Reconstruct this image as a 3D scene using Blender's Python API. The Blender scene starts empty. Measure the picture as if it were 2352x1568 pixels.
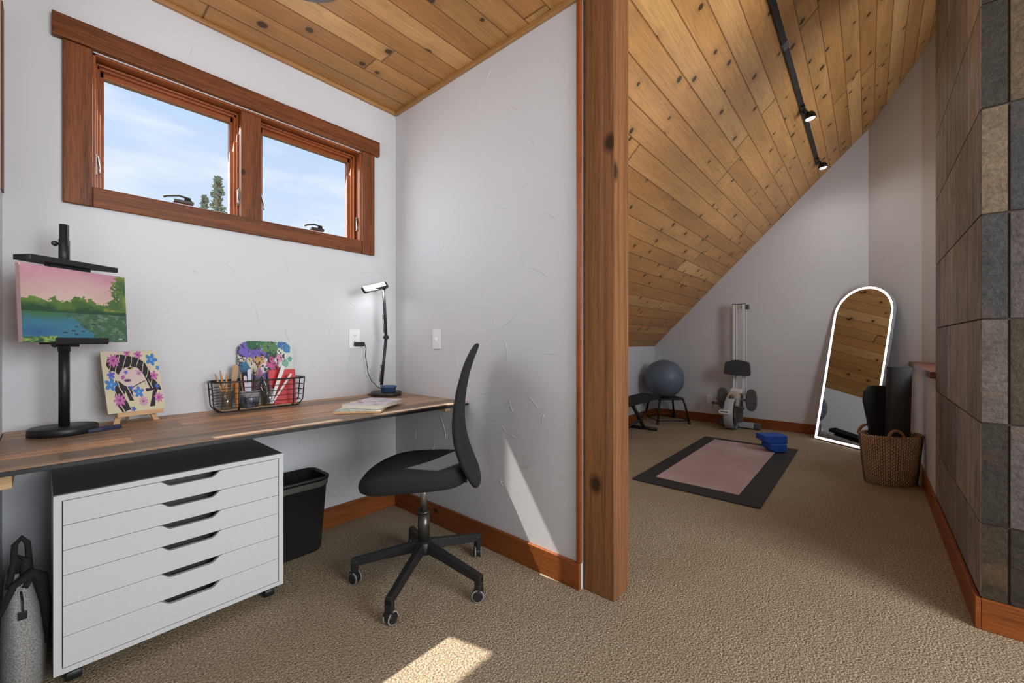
import bpy, bmesh, math, random
from mathutils import Vector, Matrix
random.seed(7)
PI = math.pi
SC = bpy.context.scene
COL = SC.collection

# ------------------------------------------------------------------ camera, world, sun, lights
cam_d = bpy.data.cameras.new('camera'); cam = bpy.data.objects.new('camera', cam_d); COL.objects.link(cam)
cam_d.sensor_width = 36; cam_d.lens = 36 * 939 / 2352; cam_d.clip_start = 0.02
cam_d.shift_y = 1 / 2352
cam.location = (-1.571, -2.415, 1.10)
cam.rotation_euler = (PI / 2, 0, math.atan2(-0.7538, 0.6571))
SC.camera = cam
SC.view_settings.view_transform = 'Standard'; SC.view_settings.look = 'None'
SC.view_settings.exposure = -0.22; SC.view_settings.gamma = 1.0; SC.view_settings.use_curve_mapping = False
try:
    SC.cycles.max_bounces = 8; SC.cycles.diffuse_bounces = 5; SC.cycles.transparent_max_bounces = 12
    SC.cycles.caustics_reflective = False; SC.cycles.caustics_refractive = False
    SC.cycles.sample_clamp_indirect = 4.0
except Exception: pass

W = bpy.data.worlds.new('sky'); SC.world = W; W.use_nodes = True
def build_world():
    nt = W.node_tree; nt.nodes.clear(); n = nt.nodes; l = nt.links
    out = n.new('ShaderNodeOutputWorld'); bg = n.new('ShaderNodeBackground'); bg.inputs[1].default_value = 1.28
    tc = n.new('ShaderNodeTexCoord'); sp = n.new('ShaderNodeSeparateXYZ'); l.new(tc.outputs['Generated'], sp.inputs[0])
    r = n.new('ShaderNodeValToRGB'); r.color_ramp.elements[0].position = 0.0; r.color_ramp.elements[0].color = (0.80, 0.88, 0.98, 1)
    r.color_ramp.elements[1].position = 0.5; r.color_ramp.elements[1].color = (0.46, 0.64, 0.93, 1)
    l.new(sp.outputs[2], r.inputs[0])
    mp = n.new('ShaderNodeMapping'); mp.inputs['Scale'].default_value = (1.0, 1.0, 4.0); l.new(tc.outputs['Generated'], mp.inputs[0])
    nz = n.new('ShaderNodeTexNoise'); nz.inputs['Scale'].default_value = 3.4; nz.inputs['Detail'].default_value = 6; l.new(mp.outputs[0], nz.inputs[0])
    r2 = n.new('ShaderNodeValToRGB'); r2.color_ramp.elements[0].position = 0.50; r2.color_ramp.elements[0].color = (0, 0, 0, 1)
    r2.color_ramp.elements[1].position = 0.72; r2.color_ramp.elements[1].color = (0.8, 0.8, 0.8, 1); l.new(nz.outputs[0], r2.inputs[0])
    mx = n.new('ShaderNodeMixRGB'); mx.inputs[2].default_value = (0.95, 0.96, 0.99, 1)
    l.new(r2.outputs[0], mx.inputs[0]); l.new(r.outputs[0], mx.inputs[1]); l.new(mx.outputs[0], bg.inputs[0]); l.new(bg.outputs[0], out.inputs[0])
build_world()

def lamp(name, kind, loc, energy, color=(1, 1, 1), **k):
    d = bpy.data.lights.new(name, kind); d.energy = energy; d.color = color
    o = bpy.data.objects.new(name, d); COL.objects.link(o); o.location = loc
    for a, v in k.items():
        if a == 'aim': o.rotation_euler = (Vector(v) - Vector(loc)).to_track_quat('-Z', 'Y').to_euler()
        elif a == 'dir': o.rotation_euler = Vector(v).to_track_quat('-Z', 'Y').to_euler()
        else: setattr(d, a, v)
    return o
lamp('sun', 'SUN', (-3, 8, 10), 11.0, (1.0, 0.95, 0.86), dir=(0.273, -1.0, -1.47), angle=0.009)
# daylight through the wall_left and office windows; rear and stairwell lamps are added fill
lamp('rear_fill_light', 'AREA', (-0.45, -5.35, 1.75), 172, (0.94, 0.97, 1.0), aim=(0.6, 0, 1.1), shape='RECTANGLE', size=2.0, size_y=1.9)  # unseen fill added behind the camera to brighten the whole room
lamp('west_window_daylight', 'AREA', (-1.66, -1.0, 1.9), 12, (0.93, 0.96, 1.0), dir=(1.0, -0.1, -0.05), shape='RECTANGLE', size=1.3, size_y=1.1)
lamp('office_window_daylight', 'AREA', (-0.85, 0.128, 2.0), 11, (0.92, 0.96, 1.0), dir=(0.05, -1, -0.45), shape='RECTANGLE', size=1.12, size_y=0.45)
lamp('stairwell_fill_light', 'AREA', (2.75, -3.22, 1.9), 36, (0.86, 0.93, 1.0), dir=(0.05, 1.0, 0.25), shape='RECTANGLE', size=0.8, size_y=1.5)  # unseen fill added behind the column to brighten the exercise room

# ------------------------------------------------------------------ node helper
class N:
    def __init__(s, name, rough=0.5, metal=0.0, spec=0.5):
        s.m = bpy.data.materials.new(name); s.m.use_nodes = True; s.t = s.m.node_tree
        s.b = s.t.nodes['Principled BSDF']; s.b.inputs['Roughness'].default_value = rough
        s.b.inputs['Metallic'].default_value = metal; s.b.inputs['Specular IOR Level'].default_value = spec
    def node(s, typ, ins=None, **props):
        n = s.t.nodes.new(typ)
        for k, v in props.items(): setattr(n, k, v)
        for k, v in (ins or {}).items(): s.put(n.inputs[k], v)
        return n
    def put(s, sock, v):
        if isinstance(v, bpy.types.NodeSocket): s.t.links.new(v, sock)
        else: sock.default_value = v
    def math(s, op, a, b=0.0, c=0.0, clamp=False):
        n = s.node('ShaderNodeMath', operation=op, use_clamp=clamp)
        s.put(n.inputs[0], a); s.put(n.inputs[1], b)
        if op in ('MULTIPLY_ADD', 'SMOOTH_MIN', 'COMPARE'): s.put(n.inputs[2], c)
        return n.outputs[0]
    def uv(s):
        n = s.node('ShaderNodeSeparateXYZ', {0: s.node('ShaderNodeTexCoord').outputs['UV']}); return n.outputs[0], n.outputs[1]
    def obj(s): return s.node('ShaderNodeTexCoord').outputs['Object']
    def xyz(s, x, y, z=0.0):
        n = s.node('ShaderNodeCombineXYZ')
        for i, v in enumerate((x, y, z)): s.put(n.inputs[i], v)
        return n.outputs[0]
    def noise(s, vec, scale=5, detail=4, rough=0.5, dist=0.0):
        return s.node('ShaderNodeTexNoise', {'Vector': vec, 'Scale': scale, 'Detail': detail, 'Roughness': rough, 'Distortion': dist}).outputs[0]
    def white(s, vec):
        n = s.node('ShaderNodeTexWhiteNoise', {'Vector': vec}, noise_dimensions='3D'); return n.outputs[0], n.outputs[1]
    def ramp(s, fac, stops, interp='LINEAR'):
        n = s.node('ShaderNodeValToRGB', {0: fac}); cr = n.color_ramp; cr.interpolation = interp
        while len(cr.elements) < len(stops): cr.elements.new(0.5)
        for e, (p, c) in zip(cr.elements, stops):
            e.position = p; e.color = (*c, 1) if len(c) == 3 else c
        return n.outputs[0]
    def mix(s, fac, a, b, blend='MIX'):
        n = s.node('ShaderNodeMixRGB', blend_type=blend)
        s.put(n.inputs[0], fac)
        for i, v in ((1, a), (2, b)): s.put(n.inputs[i], (*v, 1) if isinstance(v, tuple) and len(v) == 3 else v)
        return n.outputs[0]
    def color(s, c): s.put(s.b.inputs['Base Color'], (*c, 1) if isinstance(c, tuple) and len(c) == 3 else c)
    def bump(s, h, strength=0.3, dist=0.01):
        n = s.node('ShaderNodeBump', {'Height': h, 'Strength': strength, 'Distance': dist}); s.put(s.b.inputs['Normal'], n.outputs[0])
def g3(v): return (v, v, v)
def ss(c):  # sRGB 0-255 to linear
    return tuple((x / 255 / 12.92) if x / 255 <= 0.04045 else ((x / 255 + 0.055) / 1.055) ** 2.4 for x in c)

def plain(name, c, rough=0.5, metal=0.0, bump=0.0, scale=60, spec=0.5):
    m = N(name, rough, metal, spec); o = m.obj(); nz = m.noise(o, scale, 3)
    m.color(m.mix(nz, tuple(x * 0.965 for x in c), tuple(min(1, x * 1.025) for x in c)))
    if bump: m.bump(nz, bump, 0.004)
    return m.m
def emis(name, c, s):
    m = N(name); m.color(c); m.b.inputs['Emission Color'].default_value = (*c, 1); m.b.inputs['Emission Strength'].default_value = s; return m.m
def wood(name, c1, c2, rough=0.45, us=1.4, vs=26, knots=0.0, spec=0.4, kr=0.05):
    m = N(name, rough, spec=spec); u, v = m.uv()
    f = m.noise(m.xyz(m.math('MULTIPLY', u, us), m.math('MULTIPLY', v, vs)), 1.0, 6, 0.62, 0.6)
    f2 = m.noise(m.xyz(m.math('MULTIPLY', u, us * 6), m.math('MULTIPLY', v, vs * 9)), 1.0, 3, 0.6)
    fl = m.noise(m.xyz(u, v), 2.3, 3)
    c = m.ramp(f, [(0.41, c2), (0.57, c1)])
    c = m.mix(0.45, c, m.ramp(f2, [(0.38, tuple(x * 0.7 for x in c2)), (0.58, tuple(x * 1.15 for x in c1))]), 'MIX')
    c = m.mix(m.math('MULTIPLY', fl, 0.45), c, tuple(x * 0.72 for x in c1))
    if knots:
        vo = m.node('ShaderNodeTexVoronoi', {'Vector': m.xyz(m.math('MULTIPLY', u, 0.7), v), 'Scale': knots}, voronoi_dimensions='2D')
        k = m.ramp(vo.outputs['Distance'], [(kr * 0.4, g3(1.0)), (kr, g3(0.0))])
        pick = m.math('GREATER_THAN', m.node('ShaderNodeSeparateColor', {0: vo.outputs['Color']}).outputs[0], 0.45)
        c = m.mix(m.math('MULTIPLY', k, pick), c, tuple(x * 0.16 for x in c1))
    m.color(c); m.bump(f2, 0.12, 0.003); return m.m

def pine(name, w, cl, cm, cd, L=1.9, knotscale=4.2, kt=0.4):
    m = N(name, 0.42, spec=0.3); u, v = m.uv()
    row = m.math('FLOOR', m.math('DIVIDE', v, w)); rr, rc = m.white(m.xyz(row, 3.3))
    u2 = m.math('DIVIDE', m.math('ADD', u, m.math('MULTIPLY', rr, 9.0)), L); colm = m.math('FLOOR', u2)
    br, bc = m.white(m.xyz(row, colm, 1.7)); bs = m.node('ShaderNodeSeparateColor', {0: bc})
    uu = m.math('ADD', u, m.math('MULTIPLY', bs.outputs[0], 40)); vv = m.math('ADD', v, m.math('MULTIPLY', bs.outputs[1], 40))
    base = m.ramp(br, [(0.0, cd), (0.3, cm), (0.75, cm), (1.0, cl)])
    warp = m.noise(m.xyz(m.math('MULTIPLY', uu, 1.3), m.math('MULTIPLY', vv, 9)), 1.0, 2, 0.5, 0.4)
    rings = m.math('FRACT', m.math('MULTIPLY', warp, 13))
    rings = m.ramp(rings, [(0.0, g3(0.85)), (0.5, g3(1.0)), (0.93, g3(0.98)), (1.0, g3(0.8))])
    fine = m.noise(m.xyz(m.math('MULTIPLY', uu, 3), m.math('MULTIPLY', vv, 150)), 1.0, 3, 0.6)
    c = m.mix(0.8, base, rings, 'MULTIPLY')
    c = m.mix(0.5, c, m.ramp(fine, [(0.35, g3(0.62)), (0.6, g3(1.08))]), 'MULTIPLY')
    big = m.noise(m.xyz(m.math('MULTIPLY', uu, 0.8), m.math('MULTIPLY', vv, 5)), 1.0, 3)
    c = m.mix(0.6, c, m.ramp(big, [(0.3, g3(0.6)), (0.62, g3(1.1))]), 'MULTIPLY')
    # dark mineral streaks on some boards
    stv = m.noise(m.xyz(m.math('MULTIPLY', uu, 1.1), m.math('MULTIPLY', vv, 22)), 1.0, 5, 0.7)
    st = m.math('MULTIPLY', m.ramp(stv, [(0.60, g3(0)), (0.72, g3(1))]), m.math('GREATER_THAN', bs.outputs[2], 0.70))
    c = m.mix(m.math('MULTIPLY', st, 0.8), c, tuple(x * 0.3 for x in cd))
    vo = m.node('ShaderNodeTexVoronoi', {'Vector': m.xyz(uu, vv), 'Scale': knotscale}, voronoi_dimensions='2D')
    vs_ = m.node('ShaderNodeSeparateColor', {0: vo.outputs['Color']})
    rad = m.math('MULTIPLY_ADD', vs_.outputs[1], 0.070, 0.045)
    d = m.math('DIVIDE', vo.outputs['Distance'], rad)
    pick = m.math('GREATER_THAN', vs_.outputs[0], kt)
    halo = m.math('MULTIPLY', m.ramp(m.math('MULTIPLY', d, 0.25), [(0.25, g3(1)), (0.8, g3(0))]), pick)
    kn = m.math('MULTIPLY', m.ramp(d, [(0.7, g3(1)), (1.0, g3(0))]), pick)
    c = m.mix(m.math('MULTIPLY', halo, 0.35), c, tuple(x * 0.45 for x in cm))
    c = m.mix(m.math('MULTIPLY', kn, 0.95), c, tuple(x * 0.10 for x in cm))
    fv = m.math('FRACT', m.math('DIVIDE', v, w)); e = m.math('MINIMUM', fv, m.math('SUBTRACT', 1.0, fv))
    fu = m.math('FRACT', u2); e2 = m.math('MINIMUM', fu, m.math('SUBTRACT', 1.0, fu))
    g = m.ramp(e, [(0.0, g3(0)), (0.04, g3(1))]); g2 = m.ramp(e2, [(0.0, g3(0)), (0.0016, g3(1))])
    gg = m.math('MULTIPLY', g, g2)
    c = m.mix(gg, tuple(x * 0.3 for x in cd), c)
    m.color(c); m.bump(gg, 0.5, 0.004); return m.m

# ------------------------------------------------------------------ materials
def wallpaint(name, c):
    m = N(name, 0.62, spec=0.25); o = m.obj(); a = m.noise(o, 5, 3); b = m.noise(o, 90, 3)
    m.color(m.mix(a, tuple(x * 0.97 for x in c), c)); m.bump(m.math('ADD', a, m.math('MULTIPLY', b, 0.06)), 0.15, 0.01); return m.m
M_wall = wallpaint('wall_paint', (0.66, 0.668, 0.69))
def mk_carpet():
    m = N('carpet', 0.95, spec=0.1); o = m.obj()
    a = m.noise(o, 150, 3, 0.6); b = m.noise(o, 3.0, 3); cc = m.noise(o, 420, 2)
    v = m.node('ShaderNodeTexVoronoi', {'Vector': o, 'Scale': 150}).outputs['Distance']
    c = m.ramp(a, [(0.36, ss((124, 110, 90))), (0.5, ss((178, 160, 134))), (0.64, ss((222, 206, 182)))])
    c = m.mix(m.ramp(b, [(0.35, g3(0)), (0.65, g3(0.35))]), c, ss((168, 148, 120)))
    c = m.mix(0.5, c, m.ramp(v, [(0.1, g3(1.05)), (0.75, g3(0.6))]), 'MULTIPLY')
    m.color(c); m.bump(m.math('ADD', m.math('SUBTRACT', a, v), m.math('MULTIPLY', cc, 0.5)), 0.7, 0.008); return m.m
M_carpet = mk_carpet()
M_pine_slope = pine('honey_pine_boards', 0.135, (0.69, 0.385, 0.148), (0.59, 0.295, 0.100), (0.50, 0.23, 0.070), L=3.4, kt=0.2)
M_pine_flat = pine('honey_pine_boards_flat', 0.13, (0.65, 0.36, 0.135), (0.53, 0.265, 0.085), (0.45, 0.20, 0.058), knotscale=3.6, kt=0.45)
M_cherry = wood('stained_wood_trim', (0.22, 0.068, 0.020), (0.062, 0.018, 0.006), 0.45, 1.6, 24, 3.4, spec=0.25)
M_base = wood('stained_baseboard', (0.30, 0.088, 0.020), (0.17, 0.042, 0.009), 0.45, 1.5, 24, 2.3, spec=0.3)
M_sash = wood('sash_wood', (0.34, 0.095, 0.026), (0.21, 0.05, 0.013), 0.3, 2, 30)
M_post = wood('rough_fir_post', (0.30, 0.135, 0.055), (0.125, 0.048, 0.017), 0.8, 0.9, 44, 2.2, kr=0.085, spec=0.2)
M_ceiltrim = wood('pine_trim', (0.46, 0.24, 0.085), (0.32, 0.15, 0.05), 0.45)
M_cap = wood('cap_wood', (0.20, 0.055, 0.034), (0.10, 0.024, 0.015), 0.35)
M_lightwood = wood('beech_wood', (0.72, 0.47, 0.25), (0.58, 0.35, 0.16), 0.5, 4, 60)
M_black = plain('black_metal', (0.010, 0.010, 0.012), 0.45, 0.0)
M_blackpl = plain('black_plastic', (0.014, 0.014, 0.015), 0.45, bump=0.05)
M_fabric = plain('black_fabric', (0.020, 0.020, 0.022), 0.85, bump=0.3, scale=500, spec=0.3)
M_rubber = plain('black_rubber', (0.022, 0.022, 0.024), 0.8, bump=0.3, scale=300)
M_white = plain('white_lacquer', (0.74, 0.75, 0.76), 0.35)
M_plate = plain('white_plate_plastic', (0.85, 0.85, 0.84), 0.35)
M_steel = plain('steel', (0.35, 0.33, 0.31), 0.28, 0.9)
M_alu = plain('silver_metal', (0.62, 0.63, 0.66), 0.35, 0.5)
M_grey = plain('grey_plastic', (0.13, 0.13, 0.14), 0.5)
M_dark = plain('shade_dark_grey', (0.10, 0.103, 0.107), 0.4)
M_lampstem = plain('dark_olive_metal', (0.040, 0.038, 0.032), 0.4, 0.3)
M_blue = plain('blue_foam', (0.010, 0.085, 0.42), 0.75, bump=0.1)
M_bowl = plain('blue_glaze', (0.045, 0.11, 0.24), 0.35)
M_red = plain('red_cover', (0.55, 0.012, 0.018), 0.4)
M_wheelgrey = plain('grey_tyre', (0.30, 0.30, 0.31), 0.6)
M_pink = N('pink_yoga_mat', 0.75); _n = M_pink.noise(M_pink.obj(), 1.6, 3)
M_pink.color(M_pink.ramp(_n, [(0.35, (0.42, 0.285, 0.295)), (0.65, (0.52, 0.375, 0.385))])); M_pink = M_pink.m
M_ball = plain('grey_blue_vinyl', (0.125, 0.165, 0.225), 0.42, scale=3)
M_led = emis('led_strip', (1.0, 1.0, 1.0), 5.0)
M_ledlamp = emis('lamp_diffuser', (1.0, 1.0, 1.0), 6.0)
M_spot = emis('spot_bulb', (1.0, 0.98, 0.95), 22.0)
M_mirror = N('mirror_glass', 0.02, 1.0); M_mirror.color((0.80, 0.81, 0.81)); M_mirror = M_mirror.m
def glassmat(name, tint, gl=0.06, rough=0.02):
    m = N(name); t = m.t; tr = m.node('ShaderNodeBsdfTransparent', {0: (*tint, 1)}); gsy = m.node('ShaderNodeBsdfGlossy', {'Roughness': rough})
    lw = m.node('ShaderNodeLayerWeight', {0: 0.35}); f = m.math('MULTIPLY_ADD', lw.outputs['Fresnel'], 0.5, gl * 0.3, clamp=True)
    mx = m.node('ShaderNodeMixShader'); m.put(mx.inputs[0], f); t.links.new(tr.outputs[0], mx.inputs[1]); t.links.new(gsy.outputs[0], mx.inputs[2])
    t.links.new(mx.outputs[0], t.nodes['Material Output'].inputs[0]); return m.m
M_glass = glassmat('window_glass', (0.97, 0.98, 0.98))
M_jar = glassmat('jar_glass', (0.86, 0.89, 0.90), 0.25)
M_film = glassmat('bin_liner_film', (0.35, 0.35, 0.35), 0.5, 0.2)
def mk_desk():
    m = N('reclaimed_wood_laminate', 0.4, spec=0.35); u, v = m.uv(); w = 0.118
    row = m.math('FLOOR', m.math('DIVIDE', v, w)); rr, _ = m.white(m.xyz(row, 8.1))
    u2 = m.math('DIVIDE', m.math('ADD', u, m.math('MULTIPLY', rr, 7)), 0.85); cl = m.math('FLOOR', u2)
    br, bc = m.white(m.xyz(row, cl, 4.4)); bs = m.node('ShaderNodeSeparateColor', {0: bc})
    uu = m.math('ADD', u, m.math('MULTIPLY', bs.outputs[0], 30)); vv = m.math('ADD', v, m.math('MULTIPLY', bs.outputs[1], 30))
    base = m.ramp(br, [(0.0, ss((118, 100, 84))), (0.3, ss((196, 148, 108))), (0.5, ss((128, 108, 92))), (0.72, ss((206, 152, 108))), (1.0, ss((164, 144, 122)))])
    st = m.noise(m.xyz(m.math('MULTIPLY', uu, 2.2), m.math('MULTIPLY', vv, 34)), 1.0, 5, 0.65)
    sp = m.noise(m.xyz(m.math('MULTIPLY', uu, 1.5), m.math('MULTIPLY', vv, 9)), 1.0, 4, 0.7, 1.0)
    c = m.mix(0.85, base, m.ramp(st, [(0.33, g3(0.42)), (0.6, g3(1.2))]), 'MULTIPLY')
    c = m.mix(m.ramp(sp, [(0.5, g3(0)), (0.68, g3(0.7))]), c, ss((96, 86, 76)))
    fv = m.math('FRACT', m.math('DIVIDE', v, w)); e = m.math('MINIMUM', fv, m.math('SUBTRACT', 1.0, fv))
    c = m.mix(m.ramp(e, [(0.0, g3(0.6)), (0.02, g3(0.0))]), c, ss((80, 60, 45)))
    m.color(c); m.bump(st, 0.08, 0.003); return m.m
M_desk = mk_desk()
def mk_slate():
    m = N('slate_tile', 0.6, spec=0.3); o = m.obj(); at = m.node('ShaderNodeVertexColor', layer_name='tint').outputs[0]
    u, v = m.uv()
    a = m.noise(m.xyz(u, v), 9, 6, 0.65, 0.15); b = m.noise(m.xyz(m.math('MULTIPLY', u, 2), m.math('MULTIPLY', v, 2)), 30, 5, 0.7)
    r = m.noise(m.xyz(m.math('ADD', u, 7), v), 5, 4, 0.6, 0.5)
    c = m.mix(0.85, at, m.ramp(b, [(0.3, g3(0.5)), (0.62, g3(1.3))]), 'MULTIPLY')
    c = m.mix(0.6, c, m.ramp(a, [(0.32, g3(0.6)), (0.65, g3(1.25))]), 'MULTIPLY')
    c = m.mix(m.ramp(r, [(0.58, g3(0)), (0.72, g3(0.30))]), c, (0.20, 0.10, 0.04))
    m.color(c); m.bump(m.math('ADD', a, m.math('MULTIPLY', b, 0.6)), 0.45, 0.014); return m.m
M_slate = mk_slate()
def mk_woodtile():   # left face: tile with long vertical streaks
    m = N('streaked_stone_tile', 0.5, spec=0.35); at = m.node('ShaderNodeVertexColor', layer_name='tint').outputs[0]
    u, v = m.uv()
    a = m.noise(m.xyz(m.math('MULTIPLY', u, 9), m.math('MULTIPLY', v, 2.2)), 1.0, 6, 0.7, 1.2)
    b = m.noise(m.xyz(m.math('MULTIPLY', u, 20), m.math('MULTIPLY', v, 3.2)), 1.0, 6, 0.75, 0.8)
    c = m.mix(0.8, at, m.ramp(b, [(0.34, g3(0.38)), (0.62, g3(1.7))]), 'MULTIPLY')
    c = m.mix(0.6, c, m.ramp(a, [(0.3, g3(0.6)), (0.7, g3(1.3))]), 'MULTIPLY')
    m.color(c); m.bump(m.math('ADD', a, b), 0.5, 0.01); return m.m
M_streak = mk_woodtile()
M_grout = plain('grout', (0.085, 0.062, 0.042), 0.9)
def mk_paint(name, rough=0.6):
    m = N(name, rough); at = m.node('ShaderNodeVertexColor', layer_name='tint').outputs[0]
    nz = m.noise(m.obj(), 380, 3); m.color(m.mix(0.25, at, m.ramp(nz, [(0.3, g3(0.75)), (0.7, g3(1.1))]), 'MULTIPLY')); m.bump(nz, 0.15, 0.001); return m.m
M_paint = mk_paint('painted_surface')

# ------------------------------------------------------------------ mesh builder
def rotz(a): return Matrix.Rotation(a, 4, 'Z')
class MB:
    def __init__(s): s.bm = bmesh.new(); s.uv = s.bm.loops.layers.uv.new('UVMap')
    def v(s, co, M=None): return s.bm.verts.new(M @ Vector(co) if M else co)
    def face(s, vs, uvs=None, smooth=False):
        try: f = s.bm.faces.new(vs)
        except ValueError: return None
        f.smooth = smooth
        if uvs:
            for l, u in zip(f.loops, uvs): l[s.uv].uv = u
        return f
    def quad(s, pts, uvs=None, M=None): return s.face([s.v(p, M) for p in pts], uvs)
    def box(s, c, d, M=None, ax=0, taper=None, uo=None):
        # c centre, d full size; ax = grain axis; taper scales the top in x,y
        uo = uo if uo is not None else random.random() * 9
        x, y, z = (k / 2 for k in d); t = taper or (1, 1)
        P = [(-x, -y, -z), (x, -y, -z), (x, y, -z), (-x, y, -z), (-x * t[0], -y * t[1], z), (x * t[0], -y * t[1], z), (x * t[0], y * t[1], z), (-x * t[0], y * t[1], z)]
        vs = [s.v((c[0] + p[0], c[1] + p[1], c[2] + p[2]), M) for p in P]
        for idx, nax in (((0, 3, 2, 1), 2), ((4, 5, 6, 7), 2), ((0, 1, 5, 4), 1), ((2, 3, 7, 6), 1), ((1, 2, 6, 5), 0), ((3, 0, 4, 7), 0)):
            oth = [a for a in (0, 1, 2) if a != nax]
            ua = ax if ax in oth else oth[0]; va = [a for a in oth if a != ua][0]
            s.face([vs[i] for i in idx], [(P[i][ua] + c[ua] + uo, P[i][va] + c[va] + uo * 0.37 + nax) for i in idx])
        return s
    def tube(s, pts, r, n=8, M=None, cap=True, closed=False):
        pts = [Vector(p) for p in pts]; k = len(pts); rs = r if isinstance(r, (list, tuple)) else [r] * k
        rings = []; up = Vector((0, 0, 1)); prev = None; d0 = 0
        for i, p in enumerate(pts):
            a = pts[i - 1] if (i or closed) else p; b = pts[(i + 1) % k] if (i < k - 1 or closed) else p
            t = (b - a).normalized()
            if prev is None:
                q = t.cross(up); q = q if q.length > 0.05 else t.cross(Vector((1, 0, 0))); q.normalize()
            else:
                q = prev - t * prev.dot(t); q = q if q.length > 1e-4 else t.orthogonal(); q.normalize()
            prev = q; w = t.cross(q)
            rings.append([s.v(p + (q * math.cos(2 * PI * j / n) + w * math.sin(2 * PI * j / n)) * rs[i], M) for j in range(n)])
        L = 0
        for i in range(k if closed else k - 1):
            A, B = rings[i], rings[(i + 1) % k]; dl = (pts[(i + 1) % k] - pts[i]).length
            for j in range(n):
                s.face([A[j], A[(j + 1) % n], B[(j + 1) % n], B[j]], [(L, j / n * 0.1), (L, (j + 1) / n * 0.1), (L + dl, (j + 1) / n * 0.1), (L + dl, j / n * 0.1)], True)
            L += dl
        if cap and not closed:
            s.face(list(reversed(rings[0]))); s.face(rings[-1])
        return s
    def lathe(s, prof, n=28, M=None, sx=1.0, sy=1.0, closed=False):
        rings = [[s.v((r * sx * math.cos(2 * PI * j / n), r * sy * math.sin(2 * PI * j / n), z), M) for j in range(n)] for r, z in prof]
        for i in range(len(rings) - 1):
            A, B = rings[i], rings[i + 1]
            for j in range(n):
                s.face([A[j], A[(j + 1) % n], B[(j + 1) % n], B[j]], [(j / n, prof[i][1]), ((j + 1) / n, prof[i][1]), ((j + 1) / n, prof[i + 1][1]), (j / n, prof[i + 1][1])], True)
        if prof[0][0] > 1e-5: s.face(list(reversed(rings[0])))
        if prof[-1][0] > 1e-5 and not closed: s.face(rings[-1])
        return s
    def prism(s, poly, h0, h1, M=None, smooth=False):
        # extrude a 2D outline (x,y) from z=h0 to z=h1
        a = [s.v((x, y, h0), M) for x, y in poly]; b = [s.v((x, y, h1), M) for x, y in poly]; n = len(poly)
        s.face(list(reversed(a)), [(p[0], p[1]) for p in reversed(poly)]); s.face(b, [(p[0], p[1]) for p in poly])
        L = 0
        for i in range(n):
            j = (i + 1) % n; d = math.dist(poly[i], poly[j])
            s.face([a[i], a[j], b[j], b[i]], [(L, h0), (L + d, h0), (L + d, h1), (L, h1)], smooth); L += d
        return s
    def ring(s, outer, inner, h0, h1, M=None, closed=True):
        n = len(outer)
        A, B = [s.v((x, y, h0), M) for x, y in outer], [s.v((x, y, h1), M) for x, y in outer]
        C, D = [s.v((x, y, h0), M) for x, y in inner], [s.v((x, y, h1), M) for x, y in inner]
        for i in range(n if closed else n - 1):
            j = (i + 1) % n
            s.face([A[i], A[j], B[j], B[i]]); s.face([C[j], C[i], D[i], D[j]]); s.face([B[i], B[j], D[j], D[i]]); s.face([A[j], A[i], C[i], C[j]])
        return s
    def done(s, name, mat, parent=None, bevel=0.0, segs=2, subsurf=0, smooth=None, weld=False):
        if weld: bmesh.ops.remove_doubles(s.bm, verts=s.bm.verts, dist=1e-5)
        bmesh.ops.recalc_face_normals(s.bm, faces=s.bm.faces)
        me = bpy.data.meshes.new(name); s.bm.to_mesh(me); s.bm.free()
        if smooth is not None:
            for p in me.polygons: p.use_smooth = smooth
        o = bpy.data.objects.new(name, me); COL.objects.link(o); me.materials.append(mat)
        if parent: o.parent = parent
        if bevel:
            b = o.modifiers.new('bevel', 'BEVEL'); b.width = bevel; b.segments = segs; b.limit_method = 'ANGLE'; b.angle_limit = 0.6
        if subsurf:
            q = o.modifiers.new('sub', 'SUBSURF'); q.levels = subsurf; q.render_levels = subsurf
        return o
def tag(o, label=None, cat=None, group=None, kind=None):
    if label: o['label'] = label
    if cat: o['category'] = cat
    if group: o['group'] = group
    if kind: o['kind'] = kind
    return o
def thing(name, label, cat, loc=(0, 0, 0), rz=0, group=None, kind=None):
    o = bpy.data.objects.new(name, None); COL.objects.link(o); o.empty_display_size = 0.1
    o.location = loc; o.rotation_euler = (0, 0, rz); return tag(o, label, cat, group, kind)
def struct(mb, name, mat, label, cat, **k): return tag(mb.done(name, mat, **k), label, cat, kind='structure')
def box(name, c, d, mat, parent=None, bevel=0.0, ax=0, M=None, taper=None): return MB().box(c, d, M, ax, taper).done(name, mat, parent, bevel)
def cyl(name, p, q, r, mat, parent=None, n=16): return MB().tube([p, q], r, n).done(name, mat, parent)
def rrect(x0, x1, y0, y1, r, n=5):
    P = []
    for cx, cy, a0 in ((x1 - r, y1 - r, 0), (x0 + r, y1 - r, 90), (x0 + r, y0 + r, 180), (x1 - r, y0 + r, 270)):
        for i in range(n + 1):
            a = math.radians(a0 + 90 * i / n); P.append((cx + r * math.cos(a), cy + r * math.sin(a)))
    return P
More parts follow.
